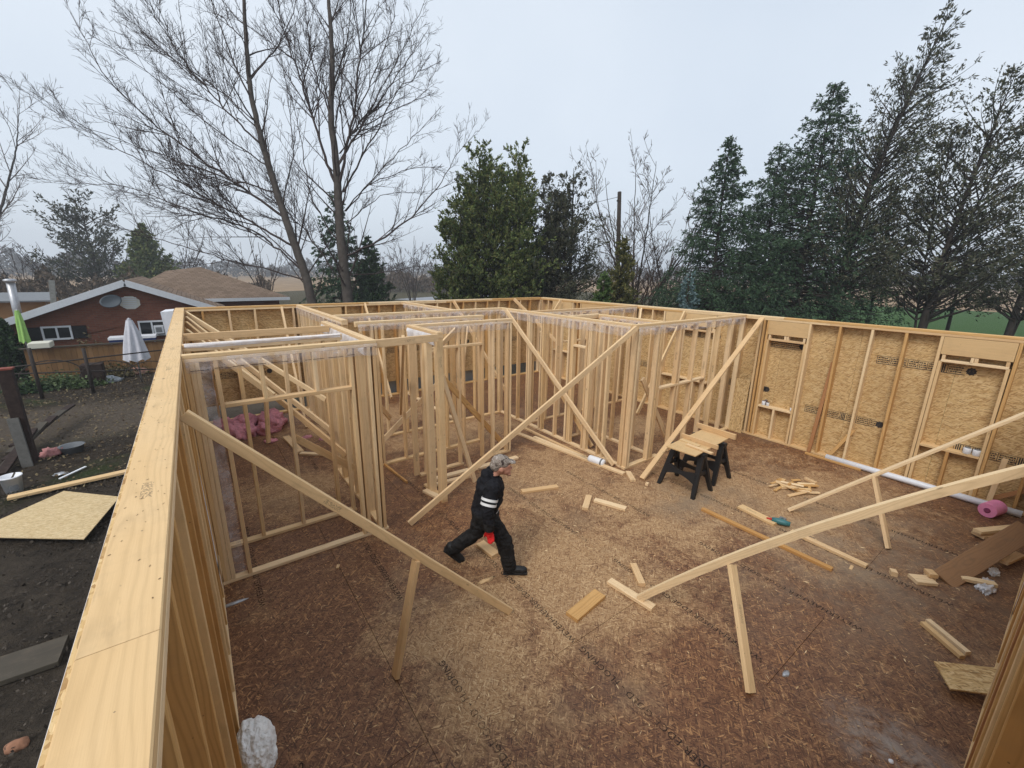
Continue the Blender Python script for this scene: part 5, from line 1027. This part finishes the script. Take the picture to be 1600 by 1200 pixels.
for P, r0, r1 in stems: mt.limb(P, r0, r1, 1, dens=(1.2, 1.8, 5.5, 7.0), maxl=3, ratio=.20, upb=.42, minr=.006, jit=.03)
sidx = [i for i, p in enumerate(mt.paths) if p[1][0] > .19]
for k, (P, r0, wob) in enumerate(limbs): mt.limb(pm_(P, MD, wob, k), r0*.62, .009, 0, jit=.08, **KW)
order(mt, sidx); mt.build('maple_tree', 'large bare twin-stemmed tree towering behind the back wall', b2_, BARK, TWIG, 2)
# ---- generic bare tree / shrub by recursion
def bare(name, label, px, py_top, dep, stems=1, spread=.35, seed=1, mat=TWIGB, dens=(1.3, 2.6, 4), maxl=3, group=None, minr=.012, lean=0., cat='tree', rt=.012):
    b = np.array(atD(px, py_top, dep)); top = b[2]; b[2] = GZ-.1; h = top-GZ; t = Tree(seed); ids = []
    for k in range(stems):
        a = 2*math.pi*k/stems+t.r.uniform(0, 1); s_ = spread*h*(0 if stems == 1 else 1)*t.r.uniform(.5, 1.1); hh = h*(1 if k == 0 else t.r.uniform(.7, .98)); rgt = np.array([_r[0], _r[1], 0])
        P = [b+np.array([.15*math.cos(a), .15*math.sin(a), 0])*(stems > 1), b+np.array([s_*.35*math.cos(a), s_*.35*math.sin(a), hh*.4])+rgt*lean*.3, b+np.array([s_*.8*math.cos(a), s_*.8*math.sin(a), hh*.75])+rgt*lean*.7, b+np.array([s_*math.cos(a), s_*math.sin(a), hh])+rgt*lean]
        ids.append(len(t.paths)); t.limb(P, max(.03, h*rt), minr, 0, dens=dens, maxl=maxl, ratio=.42, upb=.35, minr=minr)
    order(t, ids); return t.build(name, label, b, BARKD, mat, len(ids), cat, group)
# ---- conifers: trunk, limbs and thousands of small leaf sprays
def conifer(name, label, px, py_top, dep, halfw_px, cols, seed=1, style='spruce', n_br=150, per=60, clear=.06, leaf=(.10, .022), lean=0., open_=.0, group=None, gz=GZ, cat='tree', sub=1.0):
    r = np.random.default_rng(seed); rgt = np.array([_r[0], _r[1], 0]); tp3 = np.array(atD(px, py_top, dep)); b = tp3-rgt*lean; b[2] = gz-.05; top = tp3[2]; h = top-gz; Rm = halfw_px/F_PX*dep; paths = []; LP, LD = [], []
    tp = np.array([b+np.array([0, 0, h*s])+rgt*lean*s**2+np.array([.10*math.sin(5*s+seed), .10*math.cos(4*s+seed), 0])*s*(h/10) for s in np.linspace(0, 1, 12)])
    paths.append((tp, np.linspace(max(.06, h*.014), .012, 12)))
    if style == 'cedar' or style == 'juniper':      # extra stems
        for k in range(2 if style == 'juniper' else 3):
            a = r.uniform(0, 6.28); e = np.array([math.cos(a), math.sin(a), 0])*Rm*.33; paths.append((np.array([b+e*s+np.array([0, 0, h*.86*s])+rgt*lean*s**2 for s in np.linspace(0, 1, 10)]), np.linspace(.07, .012, 10)))
    ntr = len(paths)
    for i in range(n_br):
        s = clear+(1-clear)*(i+r.random())/n_br; s = min(s, .995); src = paths[r.integers(0, ntr)][0] if ntr > 1 else tp; k = s*(len(src)-1); j = min(len(src)-2, int(k)); p = src[j]+(src[j+1]-src[j])*(k-j)
        if style == 'spruce': prof = (1-s)**.85*1.0+.05; el = .10+.65*s
        elif style == 'cedar': prof = (max(0, math.sin(math.pi*(.16+.78*s)))**.6)*.95+.03; el = .40+.65*s
        elif style == 'cone': prof = (1-s)**.8+.04; el = .8
        else: prof = ((1-s)**.55)*(.75+.5*r.random())+.06; el = .35+.5*s
        ln = Rm*prof*r.uniform(.72, 1.08)
        if style == 'juniper' and r.random() < .12: ln *= 1.35
        a = r.uniform(0, 6.28); d = np.array([math.cos(a)*math.cos(el), math.sin(a)*math.cos(el), math.sin(el)]); m = 6; P = [p]; dd = d.copy()
        for q in range(m):
            dd = dd+r.normal(0, .09, 3)
            if style == 'spruce': dd[2] += (-.16 if q < 3 else .13)
            elif style == 'juniper': dd[2] += .06; dd += rgt*.05*lean
            else: dd[2] += .05
            dd /= np.linalg.norm(dd); P.append(P[-1]+dd*ln/m)
        P = np.array(P); paths.append((P, np.linspace(max(.012, .016*ln), .005, m+1)))
        nl = max(8, int(per*ln/Rm*(1 if style != 'juniper' else .9)*4*sub))
        # sub-branchlets
        nb = max(3, int(ln*5)); 
        for q in range(nb):
            f = r.uniform(.18 if style != 'juniper' else .35, 1.)*m; j = min(m-1, int(f)); o = P[j]+(P[j+1]-P[j])*(f-j); t_ = P[j+1]-P[j]; t_ = t_/(np.linalg.norm(t_)+1e-9)
            w = r.normal(0, 1, 3); w[2] *= .45; w -= t_*(w@t_); w /= np.linalg.norm(w)+1e-9; sd = t_*.75+w*.8
            if style == 'spruce': sd[2] -= .40
            elif style == 'cedar': sd[2] += .35
            sd /= np.linalg.norm(sd); sl = ln*.30*r.uniform(.5, 1.1)*(1.15-.6*f/m)+.10; nn_ = max(5, int(nl/nb))
            tt = r.uniform(.05, 1, nn_)**.8; q0 = o[None]+sd[None]*(sl*tt)[:, None]; q0[:, 2] -= (.25*sl*tt**2 if style == 'spruce' else 0); q0 += r.normal(0, .022+.035*sl, (nn_, 3)); LP.append(q0)
            dv = sd[None]*.9+r.normal(0, .55, (nn_, 3)); dv[:, 2] += (-.25 if style == 'spruce' else .15); LD.append(dv)
    LP = np.concatenate(LP); LD = np.concatenate(LD); LD /= np.linalg.norm(LD, axis=1, keepdims=True)+1e-9; N = len(LP)
    sz = r.uniform(.6, 1.4, N)[:, None]; t1 = LD*leaf[0]*sz; w = np.cross(LD, r.normal(0, 1, (N, 3))); w /= np.linalg.norm(w, axis=1, keepdims=True)+1e-9; t2 = w*leaf[1]*sz
    V = np.stack([LP-t1*.3, LP+t1*.3-t2, LP+t1, LP+t1*.3+t2], 1).reshape(-1, 3)
    e = empty(name, b, label, cat, group); Vt, Ft = tube_np(paths[:1], 8); mk_np('trunk', Vt, Ft, BARKD, e, smooth=True); Vt, Ft = tube_np(paths[1:], 3); mk_np('limbs', Vt, Ft, BARKD, e)
    mk_np('crown', V, np.arange(N*4).reshape(-1, 4), cols, e); return e, N
SPR = leafmat('spruce_needles', (0.023, 0.046, 0.025), (0.041, 0.076, 0.039), (0.069, 0.110, 0.055), (0.032, 0.057, 0.034)); JUN = leafmat('juniper_sprays', (0.041, 0.050, 0.029), (0.070, 0.074, 0.043), (0.115, 0.101, 0.067), (0.050, 0.067, 0.036)); CED = leafmat('cedar_sprays', (0.047, 0.076, 0.024), (0.100, 0.138, 0.043), (0.177, 0.201, 0.066), (0.130, 0.119, 0.043)); DKG = leafmat('dark_evergreen', (0.017, 0.034, 0.017), (0.034, 0.062, 0.025), (0.059, 0.095, 0.038)); BLU = leafmat('blue_spruce_needles', (.14, .20, .21), (0.069, 0.115, 0.115), (0.115, 0.172, 0.172), (0.172, 0.230, 0.230)); YEW = leafmat('olive_sprays', (0.052, 0.060, 0.021), (0.105, 0.105, 0.035), (0.175, 0.149, 0.052))
GT = 'evergreens behind the building'
TN = 0
def con(*a, **k):
    global TN; e, n_ = conifer(*a, **k); TN += n_
con('cedar_tree', 'broad light green cedar left of the dark junipers', 748, 246, 21, 88, CED, 3, 'cedar', 250, 64, .03, (.11, .030)); con('cedar_tree', 'cedar with a bronze top right beside the broad cedar', 718, 325, 21.5, 58, CED, 4, 'cedar', 150, 52, .03, (.11, .03))
con('cedar_tree', 'second light green cedar grown into the broad cedar', 808, 252, 21.3, 82, CED, 23, 'cedar', 210, 58, .03, (.11, .03)); con('juniper_tree', 'ragged bronze juniper beside the broad cedar', 858, 276, 22.5, 70, JUN, 5, 'juniper', 200, 56, .02, (.10, .026)); con('juniper_tree', 'pointed brownish juniper with bare tips', 897, 262, 22, 84, JUN, 6, 'juniper', 220, 56, .02, (.10, .026))
con('cedar_bush', 'low green cedar bush at the foot of the utility pole', 975, 372, 18, 70, YEW, 7, 'cone', 130, 48, .0, (.10, .028), cat='bush'); con('cedar_bush', 'low bright green bush behind the right wall corner', 945, 430, 17, 50, leafmat('bright_sprays', (0.034, 0.063, 0.017), (0.069, 0.115, 0.034), (0.103, 0.149, 0.046)), 8, 'cone', 90, 44, .0, (.10, .03), cat='bush')
con('spruce_tree', 'shorter dark spruce beside the bare thicket', 1143, 212, 20.5, 118, SPR, 9, 'spruce', 300, 70, .05, (.11, .024)); con('spruce_tree', 'tall full spruce with drooping limbs', 1306, 128, 19.5, 165, SPR, 10, 'spruce', 360, 66, .14, (.11, .024)); con('spruce_tree', 'slim dark spruce half hidden between the two spruces', 1222, 225, 21.5, 120, SPR, 14, 'spruce', 270, 66, .05, (.11, .024))
con('juniper_tree', 'tallest wind-bent juniper with bare twisting top', 1484, 12, 18, 135, JUN, 11, 'juniper', 270, 36, .20, (.12, .024), 2.4); con('juniper_tree', 'wide juniper leaning beside the tallest one', 1580, 118, 17, 150, JUN, 12, 'juniper', 260, 37, .21, (.12, .026), 1.0); con('juniper_tree', 'juniper at the end of the row past the wide one', 1725, 140, 16.5, 110, JUN, 13, 'juniper', 180, 38, .21, (.11, .026), .8)
con('spruce_tree', 'dark low spruce filling the gap under the tall juniper', 1400, 300, 21, 85, DKG, 15, 'spruce', 90, 38, .30, (.12, .028)); con('spruce_tree', 'dark low evergreen under the wide juniper', 1530, 330, 20.5, 90, DKG, 16, 'spruce', 70, 34, .36, (.12, .028))
con('blue_spruce', 'small blue spruce behind the right wall', 1078, 424, 13.2, 46, BLU, 17, 'spruce', 110, 44, .0, (.06, .018)); con('spruce_tree', 'dark conifer behind the twin-stemmed tree', 520, 300, 30, 70, SPR, 18, 'spruce', 150, 44, .03, (.16, .04)); con('spruce_tree', 'rounded dark evergreen beside the road', 575, 372, 31, 52, DKG, 19, 'cone', 110, 44, .0, (.16, .045))
con('pine_tree', 'loose brownish pine left of the bungalow roof', 124, 305, 48, 70, JUN, 20, 'juniper', 110, 34, .05, (.24, .06)); con('cedar_tree', 'pyramidal green cedar behind the bungalow ridge', 220, 352, 46, 58, CED, 21, 'cone', 170, 44, .0, (.24, .07)); con('cedar_bush', 'very dark evergreen shrub beside the rusty post', -12, 498, 15.5, 48, DKG, 22, 'cone', 150, 60, .0, (.09, .03), cat='bush')
# bare trees and thickets
bare('bare_tree', 'bare spreading tree beside the utility pole', 1012, 226, 24, 6, .42, 31, TWIGB, (1.5, 3.0, 4.0), 3, minr=.011, rt=.008); bare('bare_tree', 'bare brown thicket tree next to the shorter spruce', 1068, 300, 25, 5, .45, 32, TWIGB, (1.2, 2.6, 3.6), 3, minr=.013, rt=.008)
bare('bare_tree', 'pale bare tree reaching in past the shed', -130, 110, 34, 3, .35, 33, plain('pale_twig', (.13, .105, .095), .95), (.9, 1.8, 2.6), 3, minr=.014)
for k, (px, py, dp, st, lb) in enumerate(((20, 385, 44, 6, 'bare brush left of the stove pipe'), (75, 375, 46, 7, 'brown brush behind the shed'), (165, 372, 50, 6, 'bare brush between the pine and the cedar'), (262, 330, 52, 4, 'bare purplish tree right of the pyramidal cedar'), (320, 385, 55, 5, 'bare brush above the bungalow ridge'), (400, 350, 44, 5, 'bare dark tree left of the leaning stem'), (640, 365, 50, 6, 'bare brown tree by the road'), (600, 385, 58, 5, 'bare tree beyond the road bend'), (690, 380, 50, 5, 'bare brush beside the broad cedar'), (1040, 400, 34, 6, 'tangled bare brush behind the blue spruce'))):
    bare('bare_shrub', lb, px, py, dp, st, .45, 40+k, TWIGB if k % 3 else TWIG, (.8, 1.5, 2.2), 3, minr=.022, rt=.007, cat='shrub')
# low planting in front of the board fence
def bush(name, label, c, R, hgt, mat, N, seed, leaf=(.08, .03), cat='plant'):
    r = np.random.default_rng(seed); P = r.normal(0, .45, (N, 3)); P[:, 2] = np.abs(P[:, 2]); P = P*np.array([R, R*.7, hgt])+np.array(c); D = r.normal(0, 1, (N, 3)); D[:, 2] = np.abs(D[:, 2])*.6; D /= np.linalg.norm(D, axis=1, keepdims=True); w = np.cross(D, r.normal(0, 1, (N, 3))); w /= np.linalg.norm(w, axis=1, keepdims=True); t1, t2 = D*leaf[0], w*leaf[1]
    V = np.stack([P-t1*.4, P+t1*.2-t2, P+t1, P+t1*.2+t2], 1).reshape(-1, 3); e = empty(name, c, label, cat); mk_np('foliage', V, np.arange(N*4).reshape(-1, 4), mat, e)
    stems = [(np.array([c, np.array(c)+np.array([r.normal(0, R*.3), r.normal(0, R*.2), hgt*.7])]), np.array([.012, .005])) for _ in range(8)]; V, Fq = tube_np(stems, 4); mk_np('stems', V, Fq, BARKD, e); return e
HOST = leafmat('green_plant', (0.040, 0.069, 0.023), (0.081, 0.115, 0.046), (0.138, 0.172, 0.092)); DRY = leafmat('dry_plant', (0.103, 0.081, 0.040), (0.184, 0.149, 0.081), (0.069, 0.069, 0.034))
for k, (px, py, R, hh, mt_, lb) in enumerate(((75, 606, .8, .35, HOST, 'trailing green plant at the foot of the iron trellis'), (105, 600, .7, .35, HOST, 'grey green leafy plant left of the planter'), (135, 603, .6, .3, HOST, 'pale leafy clump in front of the planter'), (185, 588, .7, .45, DRY, 'dry grassy clump right of the planter'), (90, 590, .9, .55, DKG, 'dark low shrub against the board fence'), (205, 582, .7, .6, DKG, 'dark shrub below the grey parasol'), (150, 575, .5, 1.1, DRY, 'tall dry ornamental grass by the trellis post'), (50, 612, .6, .3, DKG, 'dark ground plant beside the evergreen'))):
    c = onZ(px, py, GZ); bush('garden_plant', lb, (c.x, c.y, GZ), R, hh, mt_, 900, 60+k)
# utility pole with wires
up_ = atD(968, 300, 27); ub = base_at(968, 460, 27); pole = empty('utility_pole', ub, 'dark wooden utility pole among the junipers', 'utility pole'); tube('pole', [tuple(ub), tuple(up_)], [.17, .12], BARKD, pole, 10)
tube('insulator', [up_-Vector((.25, .1, .55)), up_-Vector((.05, 0, .5))], .06, IRON, pole, 8); wb = atD(700, 330, 60)
tube('wire', [tuple(up_-Vector((.1, 0, .3)).lerp(Vector((0, 0, 0)), 0)) if False else tuple(up_-Vector((.1, 0, .3)))]+[tuple((up_-Vector((.1, 0, .3))).lerp(wb, s)-Vector((0, 0, 1.2*math.sin(math.pi*s)))) for s in np.linspace(.1, 1, 9)], .014, IRON, pole, 4)
# far tree line along the horizon: one mass
def far_woods(name, label, pxs, dep0, h0, mat, seed, N):
    r = np.random.default_rng(seed); px = r.uniform(pxs[0], pxs[1], N); dep = dep0*r.uniform(.9, 1.15, N); P = []
    for i in range(N):
        d = ray(px[i], 430); d = d/np.hypot(d[0], d[1]); cl = .55+.45*noise.noise(Vector((px[i]*.022, seed, 0)))+.25*noise.noise(Vector((px[i]*.09, seed, 3))); hh = h0*max(.25, cl)
        P.append((CAM[0]+d[0]*dep[i], CAM[1]+d[1]*dep[i], GZ+hh*r.random()**.75))
    P = np.array(P); D = r.normal(0, 1, (N, 3)); D[:, 2] = np.abs(D[:, 2])+.6; D /= np.linalg.norm(D, axis=1, keepdims=True); w = np.cross(D, r.normal(0, 1, (N, 3))); w /= np.linalg.norm(w, axis=1, keepdims=True); s = dep0/160; t1, t2 = D*1.1*s, w*.22*s
    V = np.stack([P-t1*.5, P-t2, P+t1*.6, P+t2], 1).reshape(-1, 3); o = mk_np(name, V, np.arange(N*4).reshape(-1, 4), mat); return tag(o, label, 'woods', None, 'stuff')
FARW = leafmat('far_woods_grey', (0.086, 0.081, 0.078), (0.115, 0.103, 0.098), (0.069, 0.071, 0.069)); FARB = leafmat('brown_thicket', (0.081, 0.057, 0.040), (0.127, 0.092, 0.063), (0.057, 0.048, 0.034))
far_woods('distant_woods', 'grey line of bare woods on the horizon', (-400, 2000), 260, 13, FARW, 1, 26000); far_woods('brown_thicket', 'brown bare thicket behind the bungalow', (-250, 420), 62, 5.2, FARB, 2, 16000); far_woods('roadside_thicket', 'brown roadside thicket beyond the road', (560, 760), 95, 6, FARB, 3, 7000); far_woods('hedge_thicket', 'dark undergrowth below the evergreens', (830, 1130), 27, 2.6, FARB, 4, 9000)

# ---- thin winter haze: one closed box of even air round the whole place
hz = boxm('haze', (-420, -120, GZ-1.), (460, 420, 24), None); hz['kind'] = 'stuff'; hz['label'] = 'thin even winter haze in the air'; hz.data.materials.clear()
hm = bpy.data.materials.new('haze_air'); hm.use_nodes = True; hn = hm.node_tree; hn.nodes.clear(); ho = hn.nodes.new('ShaderNodeOutputMaterial'); pv = hn.nodes.new('ShaderNodeVolumePrincipled')
pv.inputs['Color'].default_value = (.88, .92, .97, 1); pv.inputs['Density'].default_value = .0015; pv.inputs['Anisotropy'].default_value = .2; hn.links.new(pv.outputs[0], ho.inputs['Volume']); hz.data.materials.append(hm)
